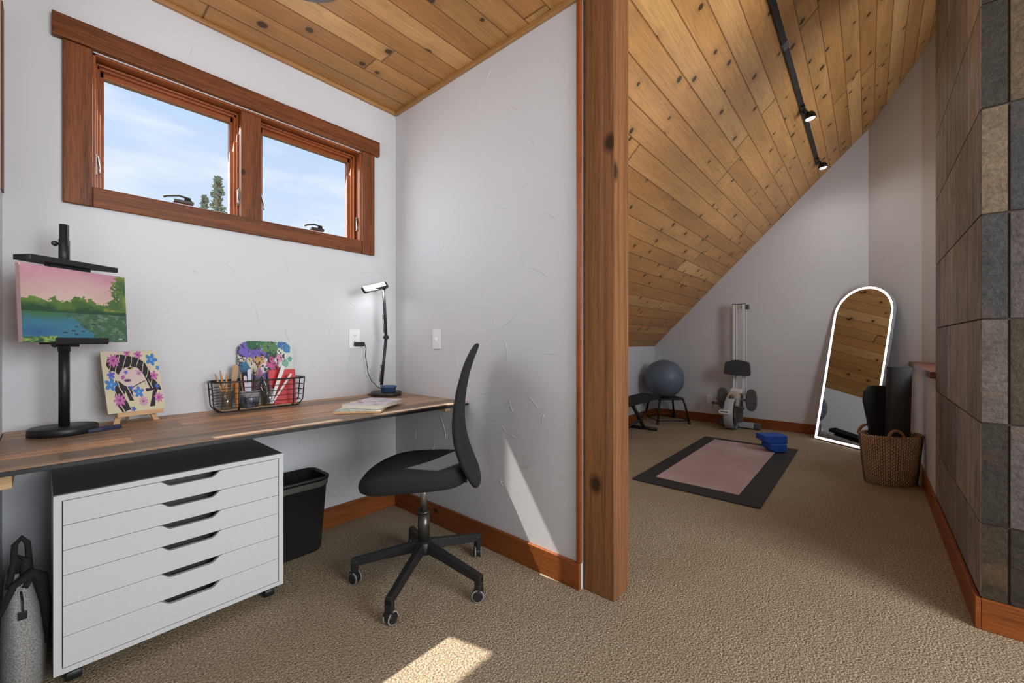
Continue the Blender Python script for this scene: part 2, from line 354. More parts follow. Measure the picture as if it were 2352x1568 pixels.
def painted(name, w, h, nx, nz, fn, parent, M=None, thick=0.0, mat=None, side=(0.6, 0.6, 0.6)):
    # a panel in local x (0..w) and z (0..h), facing -y, colour fn(u, v) with v up
    bm = bmesh.new(); lay = bm.loops.layers.color.new('tint'); M = M or Matrix()
    vs = [[bm.verts.new(M @ Vector((w * i / nx, 0, h * j / nz))) for i in range(nx + 1)] for j in range(nz + 1)]
    for j in range(nz):
        for i in range(nx):
            f = bm.faces.new((vs[j][i], vs[j][i + 1], vs[j + 1][i + 1], vs[j + 1][i])); c = fn((i + 0.5) / nx, (j + 0.5) / nz)
            for l in f.loops: l[lay] = (*lin2s(c), 1)
    if thick:
        b = [bm.verts.new(M @ Vector(p)) for p in ((0, thick, 0), (w, thick, 0), (w, thick, h), (0, thick, h))]
        loops = [(vs[0], 0, 1), ([r[-1] for r in vs], 1, 2), (list(reversed(vs[-1])), 2, 3), ([r[0] for r in reversed(vs)], 3, 0)]
        for row, a, c in loops:
            f = bm.faces.new([b[c], b[a]] + [row[0]] + row[1:]); 
            for l in f.loops: l[lay] = (*lin2s(side), 1)
        f = bm.faces.new(list(reversed(b)))
        for l in f.loops: l[lay] = (*lin2s(side), 1)
    me = bpy.data.meshes.new(name); bm.to_mesh(me); bm.free(); o = bpy.data.objects.new(name, me); COL.objects.link(o)
    me.materials.append(mat or M_paint)
    if parent: o.parent = parent
    return o
def lin2s(c): return tuple(min(1.0, max(0.0, (12.92 * x if x <= 0.0031308 else 1.055 * x ** (1 / 2.4) - 0.055))) for x in c)
def vnoise(x, y, s=0):
    def h(i, j):
        n = (i * 374761393 + j * 668265263 + s * 69069) & 0xffffffff; n = ((n ^ (n >> 13)) * 1274126177) & 0xffffffff; return ((n ^ (n >> 16)) & 0xffff) / 65535
    i, j = math.floor(x), math.floor(y); a, b = x - i, y - j; a = a * a * (3 - 2 * a); b = b * b * (3 - 2 * b)
    return (h(i, j) * (1 - a) + h(i + 1, j) * a) * (1 - b) + (h(i, j + 1) * (1 - a) + h(i + 1, j + 1) * a) * b
def fbm(x, y, s=0): return (vnoise(x, y, s) * 4 + vnoise(x * 2, y * 2, s + 1) * 2 + vnoise(x * 4, y * 4, s + 2)) / 7
def lerp(a, b, t): t = max(0, min(1, t)); return tuple(p + (q - p) * t for p, q in zip(a, b))
def inpoly(x, y, P):
    c = False; j = len(P) - 1
    for i in range(len(P)):
        if (P[i][1] > y) != (P[j][1] > y) and x < (P[j][0] - P[i][0]) * (y - P[i][1]) / (P[j][1] - P[i][1]) + P[i][0]: c = not c
        j = i
    return c

# ================================================================== THE SETTING
XL, XR, CZ = -1.67, 4.45, 2.645         # left wall, gable wall, flat ceiling height
def slz(y): return 1.035 - 1.005 * y     # height of the pine slope
# floor
mb = MB(); mb.box((2.2, -2.75, -0.06), (7.9, 5.7, 0.12)); struct(mb, 'floor', M_carpet, 'tan cut-pile carpet covering the whole floor', 'floor')
def ridge(mb, x, y, z, pts, nrm):        # a thin trowel ridge on a wall, pts in wall coordinates
    P = [Vector((x, y, z)) + Vector(p) for p in pts]
    mb.tube(P, [0.0003] + [0.0019] * (len(P) - 2) + [0.0003], 5)
def arc(cx, cz, r, a0, a1, n=8): return [(cx + r * math.cos(math.radians(a0 + (a1 - a0) * i / n)), cz + r * math.sin(math.radians(a0 + (a1 - a0) * i / n))) for i in range(n + 1)]
# north wall: the office part with the window opening, then the low knee wall of the sloped part
OX0, OX1, OZ0, OZ1 = -1.437, -0.251, 1.733, 2.296
mb = MB(); T = 0.125
for a, b, c, d in ((XL, OX0, 0, CZ), (OX1, 0.06, 0, CZ), (OX0, OX1, 0, OZ0), (OX0, OX1, OZ1, CZ)):
    mb.box(((a + b) / 2, T / 2, (c + d) / 2), (b - a, T, d - c))
for i in range(44):
    x = random.uniform(-1.6, -0.1); z = random.choice([random.uniform(0.85, 1.6), random.uniform(2.42, 2.6), random.uniform(0.2, 0.7)]); r = random.uniform(0.06, 0.22); a = random.uniform(0, 360)
    P = arc(x, z, r, a, a + random.uniform(15, 45))
    if all(XL < p[0] < -0.02 and 0.15 < p[1] < 2.6 and not (-1.56 < p[0] < -0.12 and 1.62 < p[1] < 2.42) for p in P): ridge(mb, 0, 0, 0, [(p[0], -0.0002, p[1]) for p in P], 0)
struct(mb, 'wall_north', M_wall, 'white textured office wall around the high window', 'wall')
mb = MB(); mb.box(((0.10 + XR) / 2, 0.06, 0.56), (XR - 0.10, 0.12, 1.12)); struct(mb, 'wall_knee', M_wall, 'low white knee wall under the pine slope', 'wall')
# partition between office and exercise room
mb = MB(); mb.prism([(0, 0.0), (-1.452, 0.0), (-1.452, slz(-1.452) - 0.02), (-1.0, 2.03), (-0.0, 1.02)][:0] or [(0, 0), (-1.452, 0), (-1.452, CZ + 0.02), (0, CZ + 0.02)], 0, 0.10, Matrix(((0, 0, 1, 0), (1, 0, 0, 0), (0, 1, 0, 0), (0, 0, 0, 1))))
for i in range(60):
    y = random.uniform(-1.40, -0.1); z = random.uniform(0.3, 2.5); r = random.uniform(0.05, 0.25); a = random.uniform(0, 360)
    P = arc(y, z, r, a, a + random.uniform(15, 50))
    if all(-1.42 < p[0] < -0.03 and 0.15 < p[1] < 2.6 and not (-0.52 < p[0] < -0.36 and 1.0 < p[1] < 1.25) for p in P): ridge(mb, 0, 0, 0, [(-0.0002, p[0], p[1]) for p in P], 0)
struct(mb, 'wall_partition', M_wall, 'white textured wall between the office nook and the timber post', 'wall')
mb = MB(); mb.box((XL - 0.06, -2.75, 1.6), (0.12, 5.5, 3.6)); struct(mb, 'wall_west', M_wall, 'white wall at the left edge of the desk', 'wall')
# gable wall, its splayed return and the stair half wall
mb = MB(); mb.box((XR + 0.06, -1.18, 2.0), (0.12, 2.50, 4.2)); struct(mb, 'wall_gable', M_wall, 'white gable wall behind the rowing machine and ball', 'wall')
PA, PB, PC, PD = (4.45, -2.415), (3.95, -2.80), (3.74, -2.89), (2.60, -3.38)
mb = MB(); mb.prism([PA, PB, PC, PD, (2.66, -3.48), (3.80, -3.0), (4.02, -2.9), (4.55, -2.50)], 0, 4.4)
struct(mb, 'wall_splayed', M_wall, 'white splayed wall the arched mirror leans against', 'wall')
mb = MB(); mb.prism([(2.19, -2.74), (3.99, -2.74), (3.95, -2.80), (3.74, -2.89), (2.62, -3.36), (2.19, -3.36)], 0, 0.863)
struct(mb, 'wall_half', M_wall, 'white half wall between the stone column and the splayed wall', 'wall')
mb = MB(); mb.prism([(2.19, -2.715), (4.05, -2.715), (3.955, -2.795), (3.745, -2.885), (2.62, -3.36), (2.19, -3.36)], 0.864, 0.908)
struct(mb, 'trim_1', M_cap, 'dark red wood cap on the half wall by the stone column', 'trim', bevel=0.004)
# rear of the room, behind the camera; its opening is added for light
mb = MB()
for a, b, c, d in ((XL, -1.5, 0, 4.8), (0.6, 0.8, 0, 4.8), (-1.5, 0.6, 0, 0.7), (-1.5, 0.6, 2.8, 4.8)): mb.box(((a + b) / 2, -5.56, (c + d) / 2), (b - a, 0.12, d - c))
struct(mb, 'wall_south', M_wall, 'white wall behind the photographer with a large opening added to let light in', 'wall')
# sloped pine ceiling (boards run along x)
mb = MB(); S2 = math.hypot(1, 1.005)
def slope(mb, x0, x1, y0, y1):
    q = [(x0, y0), (x1, y0), (x1, y1), (x0, y1)]
    mb.quad([(x, y, slz(y)) for x, y in q], [(x + 5, -y * S2 + 0.02) for x, y in q])
    mb.quad([(x, y, slz(y) + 0.1) for x, y in reversed(q)], [(x, -y) for x, y in reversed(q)])
slope(mb, 0.08, 4.6, 0.05, -1.602); slope(mb, XL - 0.1, 4.6, -1.602, -3.7)
q = [(XL - 0.1, -3.7), (4.6, -3.7), (4.6, -5.7), (XL - 0.1, -5.7)]
mb.quad([(x, y, slz(-3.7) + (y + 3.7)) for x, y in q], [(x + 5, -y * S2) for x, y in q])
struct(mb, 'ceiling_sloped', M_pine_slope, 'sloping knotty pine board ceiling over the exercise room', 'ceiling')
mb = MB(); q = [(XL, 0.0), (0.10, 0.0), (0.10, -1.604), (XL, -1.604)]
mb.quad([(x, y, CZ) for x, y in q], [(x + 2, -y) for x, y in q]); mb.quad([(x, y, CZ + 0.08) for x, y in reversed(q)], [(x, y) for x, y in reversed(q)])
struct(mb, 'ceiling_flat', M_pine_flat, 'flat pine board ceiling over the office nook', 'ceiling')
mb = MB(); mb.box((-0.835, -0.010, CZ - 0.010), (1.67, 0.020, 0.020)); struct(mb, 'trim_2', M_ceiltrim, 'narrow pine strip where the flat ceiling meets the window wall', 'trim', bevel=0.003)
mb = MB(); mb.box((-0.010, -0.81, CZ - 0.012), (0.020, 1.58, 0.024), ax=1); struct(mb, 'trim_3', M_ceiltrim, 'narrow pine strip where the flat ceiling meets the partition', 'trim', bevel=0.003)
# baseboards
def bb(name, x0, y0, x1, y1, label, h=0.118, t=0.016, mat=M_base, e0=0.0, e1=0.0):
    L = math.hypot(x1 - x0, y1 - y0); a = math.atan2(y1 - y0, x1 - x0)
    M = Matrix.Translation((x0, y0, 0)) @ rotz(a)
    m_ = MB(); m_.box((L / 2, -t / 2, h / 2), (L, t, h), M, 0); return struct(m_, name, mat, label, 'baseboard', bevel=0.003)
bb('baseboard_north', XL, 0, 0, 0, 'reddish wooden baseboard under the desk on the window wall')
bb('baseboard_partition', 0, 0, 0, -1.452, 'reddish wooden baseboard from the desk corner to the timber post')
bb('baseboard_knee', 0.1, 0, XR, 0, 'reddish wooden baseboard along the low knee wall')
bb('baseboard_gable', XR, 0, XR, -2.415, 'reddish wooden baseboard behind the rowing machine')
bb('baseboard_splayed', 4.45, -2.415, 3.95, -2.80, 'reddish wooden baseboard behind the leaning mirror')
bb('baseboard_half', 3.97, -2.74, 2.19, -2.74, 'reddish wooden baseboard below the half wall by the basket')
bb('baseboard_column_side', 2.19, -2.74, 0.787, -2.74, 'reddish wooden baseboard along the grey side of the stone column')
bb('baseboard_column_front', 0.803, -2.74, 0.803, -5.5, 'reddish wooden baseboard along the tiled front of the stone column')
mb = MB(); mb.box((-0.008, -1.4485, 1.385), (0.018, 0.026, 2.53), ax=2); struct(mb, 'trim_4', M_sash, 'thin glossy wooden corner bead beside the timber post', 'trim', bevel=0.006)
# timber post
t = thing('timber_post', 'thick rough-sawn brown timber post at the end of the partition wall', 'post', (0.0825, -1.534, 0))
t['kind'] = 'structure'
mb = MB(); mb.box((0, 0, 1.315), (0.140, 0.145, 2.63), ax=2); mb.done('post_shaft', M_post, t, 0.005)
mb = MB()
for z_, yy in ((2.36, 0.02),): mb.lathe([(0.0, 0.010), (0.013, 0.010), (0.018, 0.004), (0.020, 0.0)], 14, Matrix.Translation((0.070, yy, z_)) @ Matrix.Rotation(PI / 2, 4, 'Y'))
tag(mb.done('bolt', M_steel, t), 'grey steel bolt head on the post')

# slate column
SL = {'b': (0.038, 0.032, 0.026), 't': (0.150, 0.112, 0.070), 's': (0.042, 0.043, 0.042), 'g': (0.100, 0.084, 0.070), 'd': (0.040, 0.032, 0.024), 'm': (0.055, 0.040, 0.024), 'y': (0.105, 0.075, 0.042), 'p': (0.085, 0.073, 0.068)}
def tiles(name, mat, ax0, ax1, fixed, zj, plan, vert):
    m_ = MB(); lay = m_.bm.loops.layers.color.new('tint'); g = 0.0035
    for i in range(len(vert) - 1):
        for j in range(len(zj) - 1):
            a, b, c, d = vert[i] - g, vert[i + 1] + g, zj[j] + g, zj[j + 1] - g
            if ax0 == 'y': q = [(fixed, a, c), (fixed, b, c), (fixed, b, d), (fixed, a, d)]; out = (-0.006, 0, 0)
            else: a, b = vert[i] + g, vert[i + 1] - g; q = [(a, fixed, c), (b, fixed, c), (b, fixed, d), (a, fixed, d)]; out = (0, 0.006, 0)
            n0 = len(m_.bm.faces); F = [m_.v(Vector(p) + Vector(out)) for p in q]; B = [m_.v(p) for p in q]; uo = random.random() * 20
            tc = plan(i, j); k = random.uniform(0.85, 1.15); tc = tuple(x * k for x in tc)
            U = [(uo + (p[1] if ax0 == 'y' else p[0]), uo * 0.7 + p[2]) for p in q]
            m_.face(F, U)
            for e in range(4): m_.face([B[e], B[(e + 1) % 4], F[(e + 1) % 4], F[e]], [U[e], U[(e + 1) % 4], U[(e + 1) % 4], U[e]])
            m_.bm.faces.ensure_lookup_table()
            for f in m_.bm.faces[n0:]:
                for l in f.loops: l[lay] = (*lin2s(tc), 1)
    return m_.done(name, mat)
ZJ = [0.118, 0.404, 0.79, 1.187, 1.587, 1.993, 2.39, 2.79, 3.19, 3.58]
mb = MB(); mb.box((1.497, -3.7, 1.9), (1.382, 1.908, 3.8)); col = thing('stone_column', 'floor-to-ceiling column clad in brown and grey slate tiles', 'column', (0, 0, 0)); col['kind'] = 'structure'
mb.done('core', M_grout, col)
F1 = ['m', 'd', 'g', 's', 't', 'b', 'd', 'g', 'y']; F2 = ['d', 'p', 'm', 'p', 's', 'y', 'g', 's', 'g']
o = tiles('slate_tiles', M_slate, 'y', None, 0.803, ZJ, lambda i, j: SL[(F1 if i == 0 else F2 if i % 2 else F1)[(j + (0 if i < 2 else i * 2)) % 9]], [-2.74, -2.811, -3.11, -3.41, -3.71, -4.0, -4.3, -4.6]); o.parent = col; o['label'] = 'multicoloured slate tiles on the front face'
pal = [(0.23, 0.20, 0.178), (0.165, 0.138, 0.116), (0.27, 0.238, 0.21), (0.16, 0.150, 0.144), (0.21, 0.182, 0.16)]
o = tiles('streaked_tiles', M_streak, 'x', None, -2.746, ZJ, lambda i, j: pal[(i * 3 + j * 2) % 5], [0.797, 1.08, 1.38, 1.68, 1.98, 2.19]); o.parent = col; o['label'] = 'grey-brown streaked tiles on the side face'

# window
wr = thing('window_1', 'wide two-light window with stained wood casing, high above the desk', 'window', (0, 0, 0), kind='structure')
def wbox(name, x0, x1, y0, y1, z0, z1, mat, ax=0, bev=0.003): return box(name, ((x0 + x1) / 2, (y0 + y1) / 2, (z0 + z1) / 2), (x1 - x0, y1 - y0, z1 - z0), mat, wr, bev, ax)
wbox('head_casing', -1.549, -0.136, -0.030, -0.001, 2.300, 2.390, M_cherry)
wbox('side_casing', -1.521, -1.437, -0.020, -0.001, 1.655, 2.299, M_cherry, 2); wbox('side_casing', -0.251, -0.168, -0.020, -0.001, 1.655, 2.299, M_cherry, 2)
wbox('bottom_casing', -1.4365, -0.2515, -0.015, -0.001, 1.656, 1.738, M_cherry)
jb = MB()
for c, d, ax in (((-1.432, 0.065, 2.015), (0.010, 0.13, 0.562), 2), ((-0.256, 0.065, 2.015), (0.010, 0.13, 0.562), 2), ((-0.844, 0.065, 2.291), (1.186, 0.13, 0.010), 0), ((-0.844, 0.065, 1.7355), (1.186, 0.13, 0.005), 0)): jb.box(c, d, None, ax)
jb.done('jamb', M_sash, wr, 0.001)
wbox('mullion', -0.905, -0.812, 0.004, 0.122, 1.7385, 2.286, M_cherry, 2)
for x0, x1 in ((-1.427, -0.905), (-0.812, -0.270)):
    s_ = MB(); z0, z1 = 1.7385, 2.280
    for k, (w_, ya, yb) in enumerate(((0.008, 0.045, 0.120), (0.017, 0.062, 0.118), (0.030, 0.082, 0.114))):
        for c, d, ax in (((x0 + w_ / 2, 0, 0), (w_, 0, 0), 2), ((x1 - w_ / 2, 0, 0), (w_, 0, 0), 2)):
            s_.box((c[0], (ya + yb) / 2, (z0 + z1) / 2), (w_, yb - ya, z1 - z0), None, 2)
        hb = w_ + (0.010 if k == 2 else 0)
        s_.box(((x0 + x1) / 2, (ya + yb) / 2, z1 - hb / 2), (x1 - x0 - 0.002, yb - ya, hb), None, 0)
        hb = w_ * 0.8; s_.box(((x0 + x1) / 2, (ya + yb) / 2, z0 + hb / 2), (x1 - x0 - 0.002, yb - ya, hb), None, 0)
    sa = s_.done('sash', M_sash, wr, 0.002)
    p = MB(); p.quad([(x0 + 0.029, 0.100, z0 + 0.018), (x1 - 0.029, 0.100, z0 + 0.018), (x1 - 0.029, 0.100, z1 - 0.038), (x0 + 0.029, 0.100, z1 - 0.038)]); p.done('pane', M_glass, sa)
for xc in (-1.155, -0.535):
    m_ = MB(); m_.box((xc + 0.02, 0.022, 1.759), (0.075, 0.026, 0.014)); m_.box((xc + 0.035, 0.022, 1.770), (0.035, 0.022, 0.012), taper=(0.7, 0.7))
    m_.tube([(xc + 0.045, 0.012, 1.777), (xc, 0.008, 1.782), (xc - 0.04, 0.01, 1.772), (xc - 0.055, 0.01, 1.764)], [0.006, 0.005, 0.005, 0.006], 8)
    tag(m_.done('crank_handle', M_lampstem, wr, 0.002), 'dark metal crank handle on the sill')
for xc in (-1.4255, -0.907, -0.810, -0.263):
    sg = 1 if xc in (-1.4255, -0.810) else -1
    m_ = MB(); m_.box((xc + sg * 0.002, 0.03, 1.845), (0.006, 0.012, 0.085)); m_.tube([(xc + sg * 0.006, 0.027, 1.88), (xc + sg * 0.009, 0.012, 1.83), (xc + sg * 0.010, 0.006, 1.80)], 0.0035, 6)
    tag(m_.done('lock_lever', M_steel, wr), 'metal locking lever')
# unseen board added outside to cut off the higher sun rays
mb = MB(); mb.box((-0.84, 0.60, 3.68), (3.6, 0.80, 0.05)); struct(mb, 'sun_cutoff_board', M_sash, 'unseen board added outside above the window to cut the sun', 'trim')
# window casing on the left wall, only its edge in frame
mb = MB(); mb.box((XL + 0.0025, -0.055, 1.98), (0.005, 0.07, 0.67), ax=2); struct(mb, 'trim_6', M_cherry, 'sliver of stained casing at the extreme left edge', 'trim')

# outside: ground and tree tops
mb = MB(); mb.box((0, 14, -3.1), (60, 27.5, 0.1)); struct(mb, 'ground', plain('grass_ground', (0.10, 0.13, 0.05), 0.9, scale=2), 'ground outside below the window', 'ground')
M_needle = plain('pale_needles', (0.30, 0.36, 0.27), 0.8, scale=12); M_bark = plain('bark', (0.16, 0.11, 0.08), 0.9)
def conifer(x, y, top, label):
    t = thing('conifer_tree', label, 'tree', (x, y, -3.05)); H = top + 3.05
    cyl('trunk', (0, 0, 0), (0, 0, H - 0.1), 0.05, M_bark, t, 8); m_ = MB()
    for i in range(330):
        z = H - 0.02 - (i / 330) ** 1.25 * 3.2; r = 0.03 + (H - z) * 0.16 * random.uniform(0.25, 1.15); a = random.uniform(0, 2 * PI)
        d = Vector((math.cos(a), math.sin(a), 0)); p0 = Vector((0, 0, z)); p1 = p0 + d * r + Vector((0, 0, random.uniform(-0.02, 0.12) * r * 2))
        m_.tube([p0, p1], [0.006, 0.003], 4, cap=False)
        for k in range(7):
            f = random.uniform(0.35, 1.05); c = p0.lerp(p1, f); e = Vector((random.uniform(-1, 1), random.uniform(-1, 1), random.uniform(-0.2, 1))).normalized() * random.uniform(0.03, 0.07)
            m_.tube([c - e * 0.3, c + e * 0.4, c + e], [0.004, 0.016, 0.001], 4, cap=False)
    m_.done('foliage', M_needle, t)
conifer(0.40, 6.0, 3.93, 'tall spruce top seen through the left window pane')
conifer(0.640, 8.0, 4.14, 'shorter spruce top to the left of the taller one outside')

# ================================================================== DESK AND WHAT IS ON IT
DZ = 0.765
t = thing('desk', 'long wall-mounted desk with a reclaimed-wood top and black front edge', 'desk', (0, 0, 0))
mb = MB(); q = [(XL + 0.004, -0.002), (XL + 0.004, -0.706), (-0.003, -0.722), (-0.003, -0.002)]
top = [mb.v((x, y, DZ)) for x, y in q]; bot = [mb.v((x, y, DZ - 0.006)) for x, y in q]
UVq = [(x + 3, -y + 0.02) for x, y in q]
mb.face(top, UVq); mb.face(list(reversed(bot)), list(reversed(UVq)))
for i in range(4): j = (i + 1) % 4; mb.face([top[i], bot[i], bot[j], top[j]], [UVq[i], UVq[i], UVq[j], UVq[j]])
mb.done('desk_top', M_desk, t)
mb = MB(); mb.prism([(XL + 0.004, -0.003), (XL + 0.004, -0.709), (-0.003, -0.725), (-0.003, -0.003)], DZ - 0.019, DZ - 0.0065); tag(mb.done('underlay', M_black, t, 0.001), 'black front edge and underside')
box('wall_bracket', (-0.022, -0.30, DZ - 0.045), (0.040, 0.54, 0.044), M_lightwood, t, 0.002, 1)
box('wall_bracket', (XL + 0.022, -0.31, DZ - 0.050), (0.040, 0.58, 0.054), M_lightwood, t, 0.002, 1)

# --- painting on the tall black easel
t = thing('tabletop_easel', 'tall black metal tabletop easel with a round base, far left of the desk', 'easel', (-1.52, -0.19, DZ))
mb = MB(); mb.lathe([(0.086, 0.0), (0.091, 0.003), (0.091, 0.023), (0.087, 0.027), (0.0, 0.027)], 40); mb.done('base', M_black, t)
mb = MB(); mb.tube([(0, 0, 0.026), (0, 0, 0.345)], 0.0145, 20); mb.tube([(0, 0, 0.30), (0, 0, 0.345)], 0.0165, 20); mb.done('lower_tube', M_black, t)
mb = MB(); mb.tube([(0, 0, 0.34), (0, 0, 0.765)], 0.0128, 20); mb.tube([(0, 0, 0.60), (0, 0, 0.71)], 0.0145, 20); mb.done('upper_tube', M_black, t)
for z_ in (0.325, 0.69):
    mb = MB(); kd = Vector((-0.8, -0.6, 0)); p0 = Vector((0, 0, z_)); mb.tube([p0, p0 + kd * 0.026], 0.003, 8)
    mb.lathe([(0.0, -0.006), (0.008, -0.005), (0.010, 0), (0.008, 0.005), (0.0, 0.006)], 14, Matrix.Translation(p0 + kd * 0.029) @ Matrix.Rotation(math.atan2(kd.y, kd.x), 4, 'Z') @ Matrix.Rotation(PI / 2, 4, 'Y') @ Matrix.Rotation(PI / 2, 4, 'X')); mb.done('knob', M_black, t)
EA = math.radians(34.6)
ME = rotz(EA)   # local x along the canvas, -y towards the room
mb = MB(); mb.box((-0.008, -0.058, 0.330), (0.165, 0.066, 0.008), ME); mb.box((-0.008, -0.0925, 0.340), (0.165, 0.004, 0.020), ME); mb.box((0.0, -0.02, 0.324), (0.03, 0.05, 0.014), ME); mb.done('lower_tray', M_black, t, 0.001)
mb = MB(); mb.prism([(-0.155, -0.020), (-0.155, -0.088), (0.112, -0.088), (0.112, -0.070), (0.0, -0.016), (-0.08, -0.012)], 0.606, 0.624, ME); mb.box((-0.02, -0.045, 0.601), (0.12, 0.03, 0.012), ME); mb.box((0.0, -0.02, 0.61), (0.04, 0.05, 0.03), ME); mb.done('upper_clamp', M_black, t, 0.001)
def landscape(u, v):
    n = fbm(u * 9, v * 9, 3); n2 = fbm(u * 26, v * 26, 9); n3 = fbm(u * 3.2, v * 5, 21)
    tree = 0.565 + 0.018 * math.sin(u * 23) * math.sin(u * 9 + 1) + 0.12 * (n2 - 0.5) + 0.075 * math.exp(-((u - 0.55) / 0.035) ** 2) + 0.055 * math.exp(-((u - 0.47) / 0.04) ** 2) + 0.045 * math.exp(-((u - 0.28) / 0.02) ** 2) + 0.03 * math.exp(-((u - 0.62) / 0.03) ** 2) + 0.02 * math.exp(-((u - 0.1) / 0.03) ** 2)
    right = 0.82 + 0.10 * abs(v - 0.78) / 0.25 - 0.06 * (n2 - 0.5) * 4 - max(0, 0.66 - v) * 1.1
    sky = lerp((0.62, 0.45, 0.40), (0.58, 0.28, 0.35), (v - 0.6) / 0.35 + (n3 - 0.5) * 0.9); sky = lerp(sky, (0.45, 0.12, 0.20), max(0, (fbm(u * 4, v * 6, 77) - 0.55)) * 3 * v * (1.1 - u)); sky = lerp(sky, (0.68, 0.52, 0.48), max(0, 0.6 - abs(u - 0.5) - (v - 0.6)) * 0.8)
    if v > tree and u < right: return sky
    if u > right and v > 0.45:
        c = lerp((0.055, 0.14, 0.05), (0.25, 0.30, 0.05), n * 1.7 - 0.55); return lerp(c, (0.42, 0.36, 0.07), max(0, n2 - 0.62) * 3)
    if v > 0.40:
        d = (v - 0.40) / max(0.05, tree - 0.40); c = lerp((0.020, 0.075, 0.035), (0.16, 0.26, 0.05), d * 1.1 - 0.25 + (n - 0.5)); return c
    bank = 0.42 + 1.1 * (0.40 - v) * -1 + u * 0.0
    w = lerp((0.05, 0.16, 0.055), (0.05, 0.20, 0.30), (0.40 - v) / 0.13 + (n - 0.5) * 0.9)
    w = lerp(w, (0.03, 0.12, 0.30), max(0, 1 - abs(v - 0.14) / 0.10) * max(0, 1 - abs(u - 0.12) / 0.28))
    if u + v * 0.9 > 0.72 + (n2 - 0.5) * 0.14: w = lerp((0.05, 0.13, 0.07), (0.20, 0.30, 0.22), max(0, n2 - 0.5) * 2.4 * (1 if u > 0.6 else 0.4))
    if v < 0.06 + n2 * 0.03 and u < 0.3: w = lerp((0.02, 0.10, 0.05), (0.30, 0.45, 0.12), (n2 - 0.4) * 3)
    for bx, by in ((0.47, 0.215), (0.55, 0.215), (0.53, 0.15), (0.44, 0.155), (0.36, 0.13), (0.465, 0.11), (0.64, 0.255)):
        if ((u - bx) / 0.020) ** 2 + ((v - by) / 0.011) ** 2 < 1 and not (((u - bx - 0.002) / 0.007) ** 2 + ((v - by - 0.002) / 0.004) ** 2 < 1): return (0.03, 0.04, 0.035)
    for k in range(5):
        if abs((u - 0.905 - k * 0.008) - (v - 0.045) * 0.4) < 0.003 and 0.03 + (k % 2) * 0.008 < v < 0.055: return (0.6, 0.62, 0.6)
    return w
Mc = Matrix.Translation((-1.52, -0.19, DZ)) @ ME @ Matrix.Translation((-0.176, -0.0895, 0.3345)) @ Matrix.Rotation(math.radians(-3), 4, 'X')
t = thing('landscape_painting', 'canvas of a green forest lake under a pink sky, held in the black easel', 'painting', Mc.to_translation())
Mi = Matrix.Translation(-Mc.to_translation()) @ Mc
painted('canvas', 0.322, 0.258, 250, 200, landscape, t, Mi, 0.016, side=(0.62, 0.42, 0.40))

